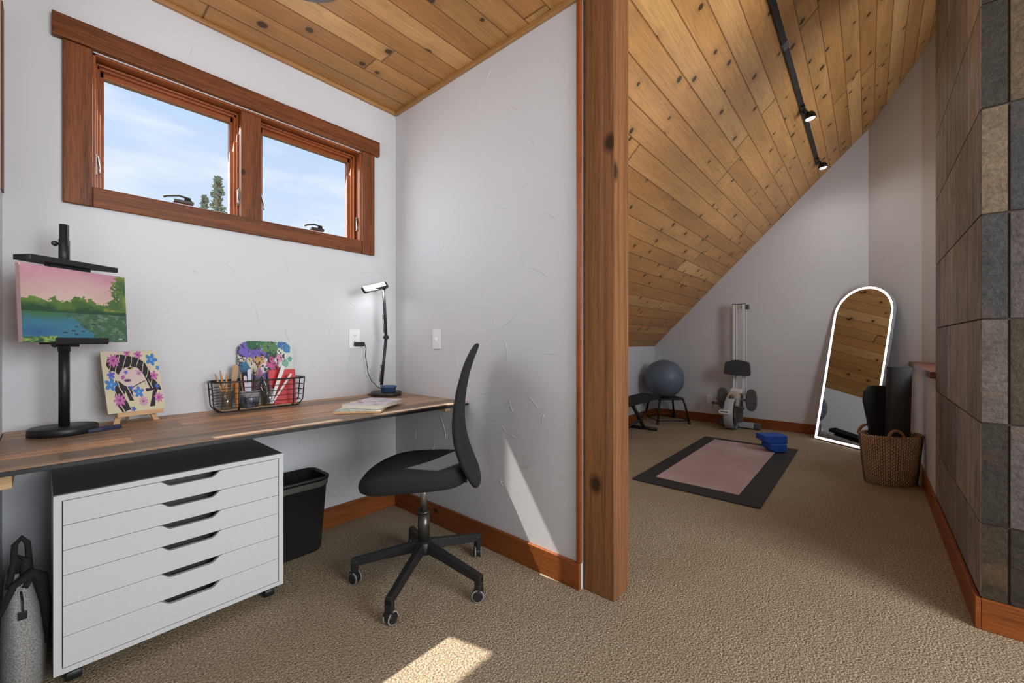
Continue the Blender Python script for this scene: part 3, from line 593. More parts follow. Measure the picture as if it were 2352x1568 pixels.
# --- small portrait on a little wooden easel
Ppol = []   # polygons drawn in a 0..1000 frame, y down
def girl(u, v):
    x, y = u * 1000, (1 - v) * 1000; n = fbm(u * 8, v * 8, 5)
    c = lerp((0.62, 0.60, 0.36), (0.66, 0.56, 0.46), n * 2 - 0.5)
    K = (0.012, 0.010, 0.016); P1 = (0.62, 0.20, 0.45); P2 = (0.30, 0.03, 0.22); B1 = (0.03, 0.13, 0.48); B2 = (0.12, 0.38, 0.66); SK = (0.68, 0.52, 0.50)
    hair = [(70, 220), (100, 130), (230, 60), (330, 50), (480, 80), (620, 110), (740, 200), (800, 330), (860, 480), (960, 600), (990, 700), (880, 660), (830, 650), (760, 640), (690, 420), (600, 290), (480, 260), (380, 270), (300, 330), (260, 400), (200, 330), (120, 320)]
    face = [(300, 330), (390, 270), (480, 255), (600, 285), (690, 400), (700, 500), (610, 560), (500, 610), (400, 620), (330, 560), (250, 480), (240, 400)]
    lock = [(190, 470), (260, 500), (330, 570), (430, 600), (460, 700), (450, 830), (380, 820), (330, 650), (310, 760), (400, 960), (240, 1000), (180, 900), (150, 700)]
    strap = [(820, 690), (920, 650), (850, 780), (820, 950), (720, 950)]
    s = math.sin(x * 0.055 + y * 0.022 + 2.5 * n)
    if inpoly(x, y, hair): c = K if s < 0.93 else (0.62, 0.55, 0.36)
    if inpoly(x, y, face): c = SK
    if inpoly(x, y, lock): c = K if math.sin(x * 0.05 - y * 0.02 + 2 * n) < 0.9 else (0.62, 0.52, 0.38)
    if inpoly(x, y, strap) or inpoly(x, y, [(690, 640), (900, 650), (880, 670), (700, 700)]): c = K
    if inpoly(x, y, [(690, 420), (760, 480), (830, 640), (760, 640), (700, 560)]): c = K if math.sin(x * 0.09 - y * 0.03) > -0.1 else (0.66, 0.56, 0.44)
    if ((x - 470) / 60) ** 2 + ((y - 290) / 22) ** 2 < 1: c = K if ((x - 455) / 22) ** 2 + ((y - 290) / 14) ** 2 < 1 or ((y - 275) / 10) ** 2 < 1 else (0.55, 0.5, 0.2)
    if ((x - 395) / 60) ** 2 + ((y - 487) / 22) ** 2 < 1: c = (0.08, 0.02, 0.07)
    if ((x - 330) / 30) ** 2 + ((y - 420) / 16) ** 2 < 1: c = P2
    if abs(y - (620 - (x - 430) * 0.42)) < 8 and 430 < x < 700: c = K
    def flower(fx, fy, R, A, Bc, k):
        d = math.hypot(x - fx, y - fy); a = math.atan2(y - fy, x - fx)
        r = R * (0.45 + 0.55 * abs(math.cos(a * k / 2 + fx)))
        if d < r: return Bc if (d < R * 0.22 or math.sin(d * 0.35 + a * 3) > 0.55) else A
    for fx, fy, R, A, Bc, k in ((200, 150, 115, P1, P2, 9), (640, 60, 80, P1, P2, 6), (450, 30, 60, P1, P2, 5), (870, 150, 115, B1, B2, 5), (970, 300, 45, B1, B2, 5), (110, 540, 110, B1, B2, 5), (560, 690, 100, B1, B2, 5), (880, 430, 85, P1, P2, 5), (220, 800, 110, P1, P2, 8), (620, 850, 85, (0.66, 0.40, 0.55), P2, 11), (910, 810, 90, P1, P2, 8), (130, 385, 70, (0.16, 0.12, 0.5), B1, 5), (385, 350, 38, (0.16, 0.12, 0.5), B1, 5), (610, 375, 55, (0.62, 0.35, 0.5), P2, 6), (440, 610, 40, B1, (0.16, 0.12, 0.5), 5), (910, 610, 45, B1, (0.16, 0.12, 0.5), 5), (430, 960, 45, B1, (0.16, 0.12, 0.5), 5), (320, 440, 36, (0.45, 0.15, 0.45), P2, 7)):
        q_ = flower(fx, fy, R, A, Bc, k)
        if q_: c = q_
    return c
pa = math.radians(14)
t = thing('mini_easel', 'small beech wood display easel holding the square portrait', 'easel', (-1.315, -0.125, DZ), pa)
for sx in (-1, 1):
    mb = MB(); mb.prism([(sx * 0.066 - 0.010, 0), (sx * 0.066 + 0.010, 0), (sx * 0.050 + 0.008, 0.05), (sx * 0.010 + 0.008, 0.22), (sx * 0.010 - 0.008, 0.22), (sx * 0.050 - 0.010, 0.05)], -0.005, 0.005, Matrix.Translation((0, 0, 0)) @ Matrix.Rotation(PI / 2 + 0.0, 4, 'X') @ Matrix.Rotation(-0.30, 4, 'X')); mb.done('leg', M_lightwood, t, 0.001)
mb = MB(); mb.tube([(0, 0.055, 0.18), (0, 0.085, 0.002)], 0.005, 6); mb.done('rear_leg', M_lightwood, t)
box('ledge', (0.005, -0.016, 0.042), (0.150, 0.024, 0.018), M_lightwood, t, 0.002)
t2 = thing('portrait_painting', 'square canvas of a dark-haired woman among blue and pink flowers', 'painting', (-1.315, -0.125, DZ + 0.051), pa)
painted('canvas', 0.185, 0.256, 190, 240, girl, t2, Matrix.Translation((-0.096, -0.020, 0.0)) @ Matrix.Rotation(-0.30, 4, 'X'), 0.008, side=(0.45, 0.42, 0.30))

# --- blue pouch
mb = MB(); Mp = Matrix.Translation((-1.415, -0.228, DZ)) @ rotz(math.radians(25))
mb.prism([(-0.060, -0.008), (-0.02, -0.016), (0.045, -0.014), (0.052, 0.0), (0.045, 0.014), (-0.02, 0.016), (-0.060, 0.006)], 0.0, 0.014, Mp)
tag(mb.done('pencil_case', plain('navy_cloth', (0.022, 0.028, 0.075), 0.5), None, 0.004, 3), 'flat navy blue case lying in front of the small easel', 'case')

# --- wire basket with painting gear
BX, BY = -0.846, -0.075
t = thing('wire_basket', 'black wire basket with a wooden base, against the wall on the desk', 'basket', (BX, BY, DZ))
box('wooden_base', (0, 0, 0.006), (0.345, 0.088, 0.008), M_lightwood, t, 0.001)
def rr3(hw, hd, z, r): return [(x, y, z) for x, y in rrect(-hw, hw, -hd, hd, r, 4)]
mb = MB(); mb.tube(rr3(0.209, 0.066, 0.145, 0.045), 0.0042, 6, closed=True); mb.done('rim', M_black, t)
mb = MB(); mb.tube(rr3(0.180, 0.050, 0.005, 0.03), 0.0042, 6, closed=True); mb.done('lower_rim', M_black, t)
mb = MB()
for k, z_ in enumerate((0.037, 0.064, 0.091, 0.118)):
    f = z_ / 0.145 * 0.8 + 0.2; sag = lambda x: -0.0
    mb.tube([(x, y, z_ - 0.010 * max(0, (abs(x) - 0.14) / 0.07)) for x, y, _ in rr3(0.180 + 0.029 * f, 0.050 + 0.014 * f, z_, 0.04)], 0.0016, 5, closed=True)
mb.done('side_wires', M_black, t)
for x_ in (-0.105, 0.140):
    for sy in (-1, 1):
        m_ = MB(); m_.tube([(x_, sy * 0.050, 0.005), (x_, sy * 0.060, 0.02), (x_, sy * 0.066, 0.145)], 0.0042, 6); m_.done('upright', M_black, t)
for sx in (-1, 1):
    for y_ in (-0.03, 0.03):
        m_ = MB(); m_.tube([(sx * 0.180, y_, 0.005), (sx * 0.200, y_, 0.03), (sx * 0.209, y_, 0.145)], 0.003, 6); m_.done('upright', M_black, t)
# palette
def palcol(u, v):
    x, y = u * 120, (1 - v) * 120; n = fbm(u * 14, v * 14, 31); n2 = fbm(u * 30, v * 30, 8)
    c = (0.60, 0.66, 0.60) if x > 60 else (0.55, 0.52, 0.44)
    blobs = [(12, 25, 12, (0.02, 0.02, 0.02)), (28, 22, 22, (0.16, 0.10, 0.48)), (40, 30, 20, (0.15, 0.09, 0.42)), (34, 6, 16, (0.02, 0.12, 0.05)), (50, 4, 12, (0.03, 0.16, 0.07)), (66, 14, 15, (0.09, 0.22, 0.08)), (74, 24, 12, (0.08, 0.20, 0.07)), (68, 34, 10, (0.02, 0.06, 0.06)), (44, 45, 13, (0.52, 0.30, 0.10)), (70, 50, 13, (0.50, 0.09, 0.25)), (88, 38, 8, (0.6, 0.25, 0.4)), (10, 60, 16, (0.02, 0.05, 0.16)), (22, 76, 15, (0.06, 0.06, 0.34)), (14, 52, 9, (0.03, 0.14, 0.26)), (34, 58, 9, (0.5, 0.45, 0.3)), (52, 70, 13, (0.04, 0.10, 0.40)), (44, 62, 8, (0.36, 0.14, 0.36)), (82, 64, 10, (0.40, 0.03, 0.05)), (94, 12, 9, (0.05, 0.17, 0.42)), (104, 20, 8, (0.06, 0.20, 0.40)), (102, 48, 9, (0.20, 0.42, 0.30)), (112, 40, 6, (0.1, 0.35, 0.3)), (78, 76, 9, (0.05, 0.14, 0.3)), (96, 78, 8, (0.25, 0.05, 0.10)), (30, 90, 12, (0.5, 0.15, 0.3)), (16, 96, 12, (0.05, 0.06, 0.2)), (60, 90, 10, (0.55, 0.5, 0.15)), (56, 54, 8, (0.65, 0.62, 0.62)), (24, 40, 6, (0.6, 0.55, 0.25)), (72, 84, 6, (0.3, 0.35, 0.1))]
    for bx, by, r, cc in blobs:
        if math.hypot(x - bx, (y - by)) < r * (0.55 + 0.9 * n): c = cc if n2 > 0.22 else lerp(cc, (0.65, 0.6, 0.6), 0.55)
    if n2 > 0.66 and x < 100: c = (0.02, 0.02, 0.03)
    return c
mb_w, mb_h = 0.262, 0.345
t = thing('paint_palette', 'paint-smeared palette board standing behind the jars in the wire basket', 'palette', (-0.928, -0.040, DZ + 0.012))
bm = bmesh.new(); lay = bm.loops.layers.color.new('tint'); nx_, nz_ = 120, 130; Mt = Matrix.Rotation(-0.06, 4, 'X')
def inside_pal(u, v):
    x, z = u * mb_w, v * mb_h; topl = mb_h - 0.012 - max(0, 0.06 - x) ** 2 * 11 - 0.05 * x
    left = 0.0 if z > 0.10 else 0.0
    if z > topl: return False
    if x < 0.012 and 0.14 < z < 0.20: return False
    if x > mb_w - 0.012 and z > mb_h - 0.035: return False
    return True
vc = {}
def gv(i, j, y):
    k = (i, j, y)
    if k not in vc: vc[k] = bm.verts.new(Mt @ Vector((mb_w * i / nx_, y, mb_h * j / nz_)))
    return vc[k]
ins = [[inside_pal((i + .5) / nx_, (j + .5) / nz_) for i in range(nx_)] for j in range(nz_)]
for j in range(nz_):
    for i in range(nx_):
        if not ins[j][i]: continue
        c = (*lin2s(palcol((i + .5) / nx_, (j + .5) / nz_)), 1)
        fs = [bm.faces.new((gv(i, j, 0), gv(i + 1, j, 0), gv(i + 1, j + 1, 0), gv(i, j + 1, 0)))]
        Q = [(0, -1, (i, j), (i + 1, j)), (1, 0, (i + 1, j), (i + 1, j + 1)), (0, 1, (i + 1, j + 1), (i, j + 1)), (-1, 0, (i, j + 1), (i, j))]
        for dx, dz, a, b in Q:
            ii, jj = i + dx, j + dz
            if not (0 <= ii < nx_ and 0 <= jj < nz_) or not ins[jj][ii]: fs.append(bm.faces.new((gv(*b, 0), gv(*a, 0), gv(*a, 0.004), gv(*b, 0.004))))
        fs.append(bm.faces.new((gv(i, j, 0.004), gv(i, j + 1, 0.004), gv(i + 1, j + 1, 0.004), gv(i + 1, j, 0.004))))
        for f in fs:
            for l in f.loops: l[lay] = c
me = bpy.data.meshes.new('board'); bm.to_mesh(me); bm.free(); o = bpy.data.objects.new('board', me); COL.objects.link(o); me.materials.append(M_paint); o.parent = t
# red sketchbook
mb = MB(); Mr = Matrix.Translation((-0.737, -0.086, DZ + 0.012)) @ Matrix.Rotation(-0.10, 4, 'X') @ Matrix.Rotation(PI / 2, 4, 'X')
mb.prism(rrect(-0.066, 0.066, 0, 0.178, 0.008, 3), -0.010, 0.0, Mr); tag(mb.done('sketchbook', M_red, None, 0.001), 'red covered sketchbook standing at the right end of the wire basket', 'book')
# jars
def jar(x, y, r, h, label, mat, name='jar', cat='jar'):
    t = thing(name, label, cat, (x, y, DZ + 0.0115))
    mb = MB(); mb.lathe([(r * 0.8, 0.0), (r * 0.86, 0.002), (r, h), (r * 0.95, h), (r * 0.80, 0.006), (0.0, 0.006)], 24, closed=True); mb.done('jar_wall' if name == 'jar' else 'wall', mat, t); return t
jar(-0.990, -0.084, 0.027, 0.086, 'clear plastic cup of brushes at the left end of the wire basket', M_jar, "plastic_cup", "cup")
mjd = N('paint_stained_glass', 0.2); u_, v_ = mjd.uv(); nz_n = mjd.noise(mjd.xyz(mjd.math('MULTIPLY', u_, 12), mjd.math('MULTIPLY', v_, 30)), 1.0, 5, 0.7)
mjd.color(mjd.mix(mjd.ramp(mjd.math('ADD', mjd.math('MULTIPLY', v_, 5.5), mjd.math('MULTIPLY', nz_n, 0.4)), [(0.42, g3(0)), (0.72, g3(1))]), mjd.ramp(nz_n, [(0.4, (0.018, 0.022, 0.035)), (0.66, (0.16, 0.17, 0.2))]), (0.42, 0.41, 0.40)))
jar(-0.893, -0.084, 0.045, 0.082, 'wide dark paint-stained jar full of brushes in the middle of the wire basket', mjd.m)
jar(-0.806, -0.088, 0.029, 0.088, 'narrow clear glass of palette knives in front of the red sketchbook', M_jar, 'drinking_glass', 'glass')
# brushes etc.
def brush(x, y, dx, dy, L, cr, head, label, group, r=0.003, tip=None):
    z0 = DZ + 0.022; D = Vector((dx, dy, 1)).normalized(); b = Vector((x, y, z0))
    t = thing('paintbrush', label, 'paintbrush', b, 0, group)
    mb = MB(); mb.tube([D * 0.0, D * L * 0.5, D * L * 0.85, D * L], [r * 0.9, r * 1.25, r, r * 0.4], 8); mb.done('handle', cr, t)
M_orange = plain('orange_handle', (0.62, 0.22, 0.04), 0.4); M_tanh = plain('tan_handle', (0.42, 0.25, 0.12), 0.45); M_brownh = plain('brown_handle', (0.22, 0.12, 0.06), 0.45); M_lil = plain('pale_lilac_plastic', (0.60, 0.48, 0.55), 0.4); M_navy = plain('dark_blue_handle', (0.04, 0.06, 0.14), 0.4); M_whitep = plain('white_plastic', (0.78, 0.78, 0.76), 0.4)
G1, G2, G3 = 'brushes in the left cup', 'brushes in the dark jar', 'brushes in the narrow glass'
for i, (x, y, dx, dy, L, mt, r) in enumerate(((-0.985, -0.088, -0.32, 0.02, 0.17, M_tanh, 0.0045), (-0.990, -0.080, -0.14, 0.0, 0.178, M_tanh, 0.0045), (-0.992, -0.092, 0.0, 0.02, 0.160, M_orange, 0.0045), (-0.984, -0.076, -0.22, 0.04, 0.13, M_navy, 0.004))):
    brush(x, y, dx, dy, L, mt, None, ('slim paintbrush leaning left in the clear cup at the basket end' if i == 0 else 'longest tan paintbrush in the clear cup at the basket end' if i == 1 else 'orange-tipped paintbrush upright in the clear cup' if i == 2 else 'short dark blue brush in the clear cup'), G1, r)
ORD = ['leftmost', 'second from left', 'third from left', 'fourth from left', 'fifth from left', 'sixth from left', 'seventh from left', 'eighth from left', 'ninth from left', 'tenth from left', 'rightmost']
random.seed(11)
for i in range(11):
    a = i * 2.4; brush(-0.913 + 0.0040 * i, -0.084 + 0.016 * math.sin(a), -0.12 + 0.036 * i, random.uniform(-0.04, 0.08), random.uniform(0.15, 0.185), [M_tanh, M_brownh, M_black, M_navy][i % 4], None, ORD[i] + ' brush in the dark stained jar, ' + ('tan', 'brown', 'black', 'dark blue')[i % 4] + ' handle', G2, 0.0032)
for i in range(6):
    brush(-0.812 + 0.003 * i, -0.088 + 0.008 * math.sin(i * 2), -0.36 + i * 0.05, 0.03, 0.13 + i * 0.006, [M_steel, M_brownh, M_navy][i % 3], None, ORD[i] + ' thin brush in the narrow clear glass, ' + ('steel grey', 'brown', 'dark blue')[i % 3], G3, 0.003)
def blade(x, y, dx, L, w, mat, label, name, tipr=0.5):
    mb = MB(); Mx = Matrix.Translation((x, y, DZ + 0.02)) @ Matrix.Rotation(math.atan(dx), 4, 'Y') @ Matrix.Rotation(PI / 2, 4, 'X')
    P = [(-w * 0.3, 0), (w * 0.3, 0), (w * 0.5, L * 0.6)] + [(w * 0.5 * math.cos(a), L - w * 0.5 + w * 0.5 * math.sin(a)) for a in [i * PI / 8 for i in range(9)]] + [(-w * 0.5, L * 0.6)]
    mb.prism(P, -0.002, 0.002, Mx); return tag(mb.done(name, mat, None, 0.0008), label, 'art tool')
blade(-0.965, -0.060, 0.10, 0.205, 0.024, M_tanh, 'large wooden paint scraper standing between the cup and the dark jar', 'wooden_scraper')
blade(-0.950, -0.098, 0.02, 0.12, 0.020, M_orange, 'orange palette knife handle between the cup and the dark jar', 'orange_knife')
blade(-0.905, -0.108, -0.10, 0.150, 0.014, M_lil, 'pink rounded plastic tool leaning left in the dark jar', 'modelling_tool')
blade(-0.898, -0.098, 0.0, 0.180, 0.016, plain('pale_blue_plastic', (0.55, 0.60, 0.72), 0.4), 'pale blue rounded plastic tool upright in the dark jar', 'modelling_tool')
blade(-0.806, -0.110, 0.32, 0.200, 0.018, M_whitep, 'long white palette knife leaning right over the red sketchbook', 'palette_knife')
blade(-0.800, -0.114, 0.62, 0.175, 0.010, M_whitep, 'short white brush leaning right over the red sketchbook', 'palette_knife')

# --- lamp
LX, LY = -0.150, -0.125
t = thing('desk_lamp', 'black jointed desk lamp with a flat lit head, in the desk corner', 'lamp', (LX, LY, DZ))
mb = MB(); mb.lathe([(0.092, 0.0), (0.094, 0.003), (0.094, 0.020), (0.090, 0.023), (0, 0.023)], 36); mb.done('base', M_lampstem, t)
A = Vector((-0.030, 0.005, 0.065)); B = Vector((0.006, 0.012, 0.368)); Ct = Vector((-0.012, 0.012, 0.680))
mb = MB(); mb.tube([(-0.02, 0.0, 0.023), (-0.028, 0.004, 0.055)], 0.010, 10); mb.tube([A, B], 0.0095, 10); mb.done('lower_arm', M_lampstem, t)
mb = MB(); mb.tube([B + Vector((0, 0, 0.004)), Ct], 0.0095, 10); mb.done('upper_arm', M_lampstem, t)
for (P0, P1) in ((A, B), (B, Ct)):
    d = (P1 - P0); mb = MB(); off = Vector((-0.018, -0.004, 0)); a_ = P0 + d * 0.05; b_ = P0 + d * (0.42 if P0 is A else 0.45)
    if P0 is B: off = Vector((-0.016, -0.004, 0))
    mb.tube([a_, a_ + off + d * 0.04, b_ + off, b_ + Vector((0.004, 0, 0))], 0.0042, 6); mb.done('spring_rod', M_steel, t)
mb = MB(); mb.tube([B + Vector((0, -0.014, -0.004)), B + Vector((0, 0.014, -0.004))], 0.013, 14); mb.done('joint', M_black, t)
mb = MB(); mb.tube([Ct + Vector((0, -0.012, -0.005)), Ct + Vector((0, 0.012, -0.005))], 0.012, 14); mb.done('joint', M_black, t)
hd = Vector((-0.665, -0.12, -0.03)).normalized()
hd = Vector((-0.145, -0.055, -0.022)); ha = math.atan2(hd.y, hd.x)
Mh = Matrix.Translation(Ct + Vector((0.018, 0.002, 0.016))) @ rotz(ha) @ Matrix.Rotation(0.27, 4, 'Y') @ Matrix.Rotation(math.radians(118), 4, 'X')
mb = MB(); mb.prism(rrect(-0.01, 0.215, -0.020, 0.020, 0.008, 4), -0.006, 0.010, Mh); hdo = mb.done('lamp_head', M_black, t, 0.001)
mb = MB(); mb.prism(rrect(0.010, 0.211, -0.006, 0.018, 0.005, 4), -0.0075, -0.0055, Mh); tag(mb.done('diffuser', M_ledlamp, hdo), 'glowing white strip')
lamp('desk_lamp_led', 'AREA', (LX - 0.10, LY - 0.03, DZ + 0.66), 0.9, (1, 1, 1), dir=(-0.1, 0.25, -1), shape='RECTANGLE', size=0.18, size_y=0.03)
# bowl
t = thing('blue_bowl', 'small blue ceramic bowl resting on the lamp base', 'bowl', (LX - 0.005, LY - 0.035, DZ + 0.024))
mb = MB(); mb.lathe([(0.040, 0), (0.042, 0.002), (0.045, 0.026), (0.0485, 0.028), (0.050, 0.037), (0.046, 0.038), (0.043, 0.028), (0.038, 0.006), (0, 0.005)], 32, closed=True); mb.done('bowl_body', M_bowl, t)
# cord and adapter
mb = MB(); mb.tube([(-0.243, -0.032, 1.083), (-0.236, -0.032, 1.06), (-0.238, -0.03, 1.01), (-0.228, -0.03, 0.96), (-0.222, -0.035, 0.90), (-0.200, -0.04, 0.85), (-0.165, -0.05, 0.812), (-0.13, -0.045, 0.794)], 0.0022, 6)
mb.tube([(-0.205, -0.03, DZ + 0.004), (-0.235, -0.05, DZ + 0.006), (-0.245, -0.09, DZ + 0.006), (-0.235, -0.12, DZ + 0.004)], 0.0025, 6)
tag(mb.done('lamp_cord', M_black), 'thin dark lamp cord hanging from the plug adapter to the lamp', 'cord')
mb = MB(); mb.prism(rrect(-0.032, 0.032, -0.013, 0.013, 0.008, 3), 0, 0.022, Matrix.Translation((-0.272, -0.008, 1.086)) @ Matrix.Rotation(PI / 2, 4, 'X')); tag(mb.done('plug_adapter', M_black, None, 0.002), 'black power adapter plugged into the outlet beside the lamp', 'plug')
def plate(name, label, cat, loc, rz, sw=False, two=True):
    t = thing(name, label, cat, loc, rz)
    mb = MB(); mb.prism(rrect(-0.036, 0.036, -0.058, 0.058, 0.004, 3), 0.0005, 0.006, Matrix.Rotation(PI / 2, 4, 'X')); mb.done('cover_plate', M_plate, t, 0.0015)
    if sw:
        mb = MB(); mb.box((0, -0.009, 0), (0.010, 0.006, 0.024)); mb.box((0, -0.014, 0.004), (0.007, 0.012, 0.008)); mb.done('toggle', M_plate, t, 0.001)
    else:
        for z_ in (0.021, -0.021):
            mb = MB(); mb.prism(rrect(-0.016, 0.016, -0.015, 0.015, 0.010, 4), 0.006, 0.0075, Matrix.Translation((0, 0, z_)) @ Matrix.Rotation(PI / 2, 4, 'X')); so = mb.done('socket', M_plate, t)
            mb = MB(); mb.box((-0.006, -0.0078, z_ + 0.003), (0.002, 0.0012, 0.009)); mb.box((0.006, -0.0078, z_ + 0.003), (0.002, 0.0012, 0.007)); mb.box((0, -0.0078, z_ - 0.008), (0.004, 0.0012, 0.004)); mb.done('slots', M_black, so)
    return t
plate('wall_outlet', 'white wall outlet above the desk with the adapter plugged in', 'outlet', (-0.296, 0, 1.118), 0)
plate('light_switch', 'white light switch on the partition wall', 'light switch', (0, -0.442, 1.115), -PI / 2, True)
plate('wall_outlet', 'white wall outlet low on the gable wall left of the rowing machine', 'outlet', (XR, -0.77, 0.318), -PI / 2)

# --- magazines / canvas panel
def cover1(u, v):
    n = fbm(u * 5, v * 7, 44); n2 = fbm(u * 12, v * 12, 12)
    c = lerp((0.70, 0.66, 0.68), (0.52, 0.55, 0.68), n * 1.6 - 0.3)
    if n2 > 0.63: c = lerp(c, (0.45, 0.16, 0.10), 0.7)
    if n2 < 0.33: c = lerp(c, (0.55, 0.50, 0.40), 0.7)
    return c
def cover2(u, v):
    n = fbm(u * 6, v * 6, 4); return (0.62, 0.66, 0.60) if n > 0.45 else (0.35, 0.45, 0.36)
def book(name, label, cat, x, y, z, w, d, h, a, fn, edge, part='pages'):
    t = thing(name, label, cat, (x, y, z), a)
    box(part, (0, 0, h / 2), (w, d, h - 0.0012), edge, t, 0.0006)
    painted('cover', w, d, 70, 60, fn, t, Matrix.Translation((-w / 2, -d / 2, h)) @ Matrix.Rotation(-PI / 2, 4, 'X') @ Matrix.Scale(1, 4))
    return t
M_paper = plain('paper_edge', (0.72, 0.66, 0.56), 0.8, scale=300)
book('canvas_panel', 'thin painted panel with a brown wooden edge under the magazines', 'panel', -0.522, -0.520, DZ + 0.0003, 0.215, 0.25, 0.010, math.radians(-42), cover2, M_lightwood, 'wooden_frame')
book('magazine_stack', 'thick pale magazine with a glossy cover lying on the painted panel', 'magazine', -0.452, -0.500, DZ + 0.0106, 0.20, 0.25, 0.019, math.radians(-62), cover1, M_paper)

# ================================================================== UNDER THE DESK
t = thing('drawer_cabinet', 'low white cabinet with six handle-less drawers under the desk', 'cabinet', (-1.2175, -0.50, 0))
CW, CB, CT, CD = 0.665, 0.052, 0.617, 0.46
mb = MB(); hw = CW / 2
mb.box((-hw + 0.009, CD / 2, (CB + CT - 0.018) / 2), (0.018, CD, CT - CB - 0.018)); mb.box((hw - 0.009, CD / 2, (CB + CT - 0.018) / 2), (0.018, CD, CT - CB - 0.018)); mb.box((0, CD / 2 + 0.008, CT - 0.012), (CW, CD - 0.016, 0.012))
mb.box((0, CD / 2, CB + 0.008), (CW - 0.036, CD, 0.016)); mb.box((0, CD - 0.006, (CB + CT) / 2), (CW - 0.036, 0.01, CT - CB - 0.05)); mb.box((0, 0.008, CT - 0.009), (CW, 0.016, 0.018))
mb.done('body', M_white, t, 0.0004)
tag(box('shaded_top', (0, CD / 2 + 0.009, CT - 0.003), (CW, CD - 0.0185, 0.005), M_dark, t, 0.0006), 'white top darkened for the shade under the desk')  # top of the white cabinet, under-desk shade put into its dark grey
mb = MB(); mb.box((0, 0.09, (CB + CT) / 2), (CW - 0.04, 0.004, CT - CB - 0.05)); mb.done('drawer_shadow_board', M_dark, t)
zt = CT - 0.0195; zb = CB + 0.0175; hs = [0.078, 0.079, 0.079, 0.097, 0.097, 0.0]
hs[5] = zt - zb - sum(hs); z1 = zt
for k in range(6):
    z0 = z1 - hs[k]; xl = -hw + 0.020; xr = hw - 0.020; zz1 = z1 - 0.0009; zz0 = z0 + 0.0009
    cut = 0.021; P = [(xl, zz0), (xr, zz0), (xr, zz1)]
    c0, c1 = -0.055, 0.085; n = 7
    for i in range(n + 1): s_ = i / n; P.append((c1 + 0.025 - 0.035 * s_, zz1 - cut * (3 * s_ * s_ - 2 * s_ ** 3)))
    for i in range(n + 1): s_ = i / n; P.append((c0 + 0.010 - 0.035 * s_, zz1 - cut * (1 - (3 * s_ * s_ - 2 * s_ ** 3))))
    P.append((xl, zz1))
    mb = MB(); mb.prism(P, -0.017, -0.001, Matrix.Rotation(PI / 2, 4, 'X')); d_ = mb.done('drawer', M_white, t, 0.0006)
    mb = MB(); mb.box((0, 0.052, z0 + 0.018), (CW - 0.06, 0.066, 0.010)); mb.done('drawer_bottom', M_white, d_)
    z1 = z0
for sx in (-1, 1):
    for y_ in (0.045, CD - 0.06):
        mb = MB(); mb.tube([(sx * (hw - 0.045) - 0.018, y_, 0.023), (sx * (hw - 0.045) + 0.018, y_, 0.023)], 0.0225, 18); mb.box((sx * (hw - 0.045), y_, 0.044), (0.05, 0.05, 0.014)); mb.done('caster', M_blackpl, t, 0.002)
# waste bin
t = thing('waste_bin', 'black plastic waste bin with a liner beside the drawer cabinet', 'waste bin', (-0.716, -0.145, 0))
mb = MB(); prof = [(0.0, 0.125, 0.078), (0.012, 0.130, 0.083), (0.375, 0.150, 0.106), (0.378, 0.158, 0.114), (0.392, 0.158, 0.114), (0.392, 0.152, 0.108), (0.37, 0.146, 0.102), (0.02, 0.124, 0.078)]
rings = [[mb.v((x, y, z)) for x, y in rrect(-a, a, -b, b, 0.045, 6)] for z, a, b in prof]
for i in range(len(rings) - 1):
    for j in range(len(rings[0])): k = (j + 1) % len(rings[0]); mb.face([rings[i][j], rings[i][k], rings[i + 1][k], rings[i + 1][j]], smooth=True)
mb.face(list(reversed(rings[0]))); mb.face(rings[-1]); mb.done('bin_body', M_blackpl, t)
mb = MB(); rings = []
for z, a, b in ((0.345, 0.1500, 0.1055), (0.352, 0.1520, 0.1075), (0.375, 0.1535, 0.1095)):
    rings.append([mb.v((x + 0.001 * math.sin(j * 2.1), y + 0.0015 * math.sin(j * 1.7), z + 0.004 * math.sin(j * 0.9))) for j, (x, y) in enumerate(rrect(-a, a, -b, b, 0.045, 10))])
for i in range(2):
    for j in range(len(rings[0])): k = (j + 1) % len(rings[0]); mb.face([rings[i][j], rings[i][k], rings[i + 1][k], rings[i + 1][j]], smooth=True)
tag(mb.done('bin_liner', plain('grey_liner_film', (0.10, 0.095, 0.085), 0.25, scale=90, bump=0.6), t), 'crinkled grey liner edge folded over the rim')
mb = MB(); R_ = rrect(-0.142, 0.142, -0.098, 0.098, 0.045, 12); rr_ = []
for z in (0.385, 0.33, 0.26, 0.18): rr_.append([mb.v((x * (1 - (0.385 - z) * 0.5) + 0.004 * math.sin(j * 1.9 + z * 30), y * (1 - (0.385 - z) * 0.5) + 0.004 * math.sin(j * 2.3 + z * 50), z)) for j, (x, y) in enumerate(R_)])
for i in range(3):
    for j in range(len(R_)): k = (j + 1) % len(R_); mb.face([rr_[i][j], rr_[i][k], rr_[i + 1][k], rr_[i + 1][j]], smooth=True)
mb.done('inner_liner', plain('black_liner_film', (0.02, 0.02, 0.02), 0.15), t)
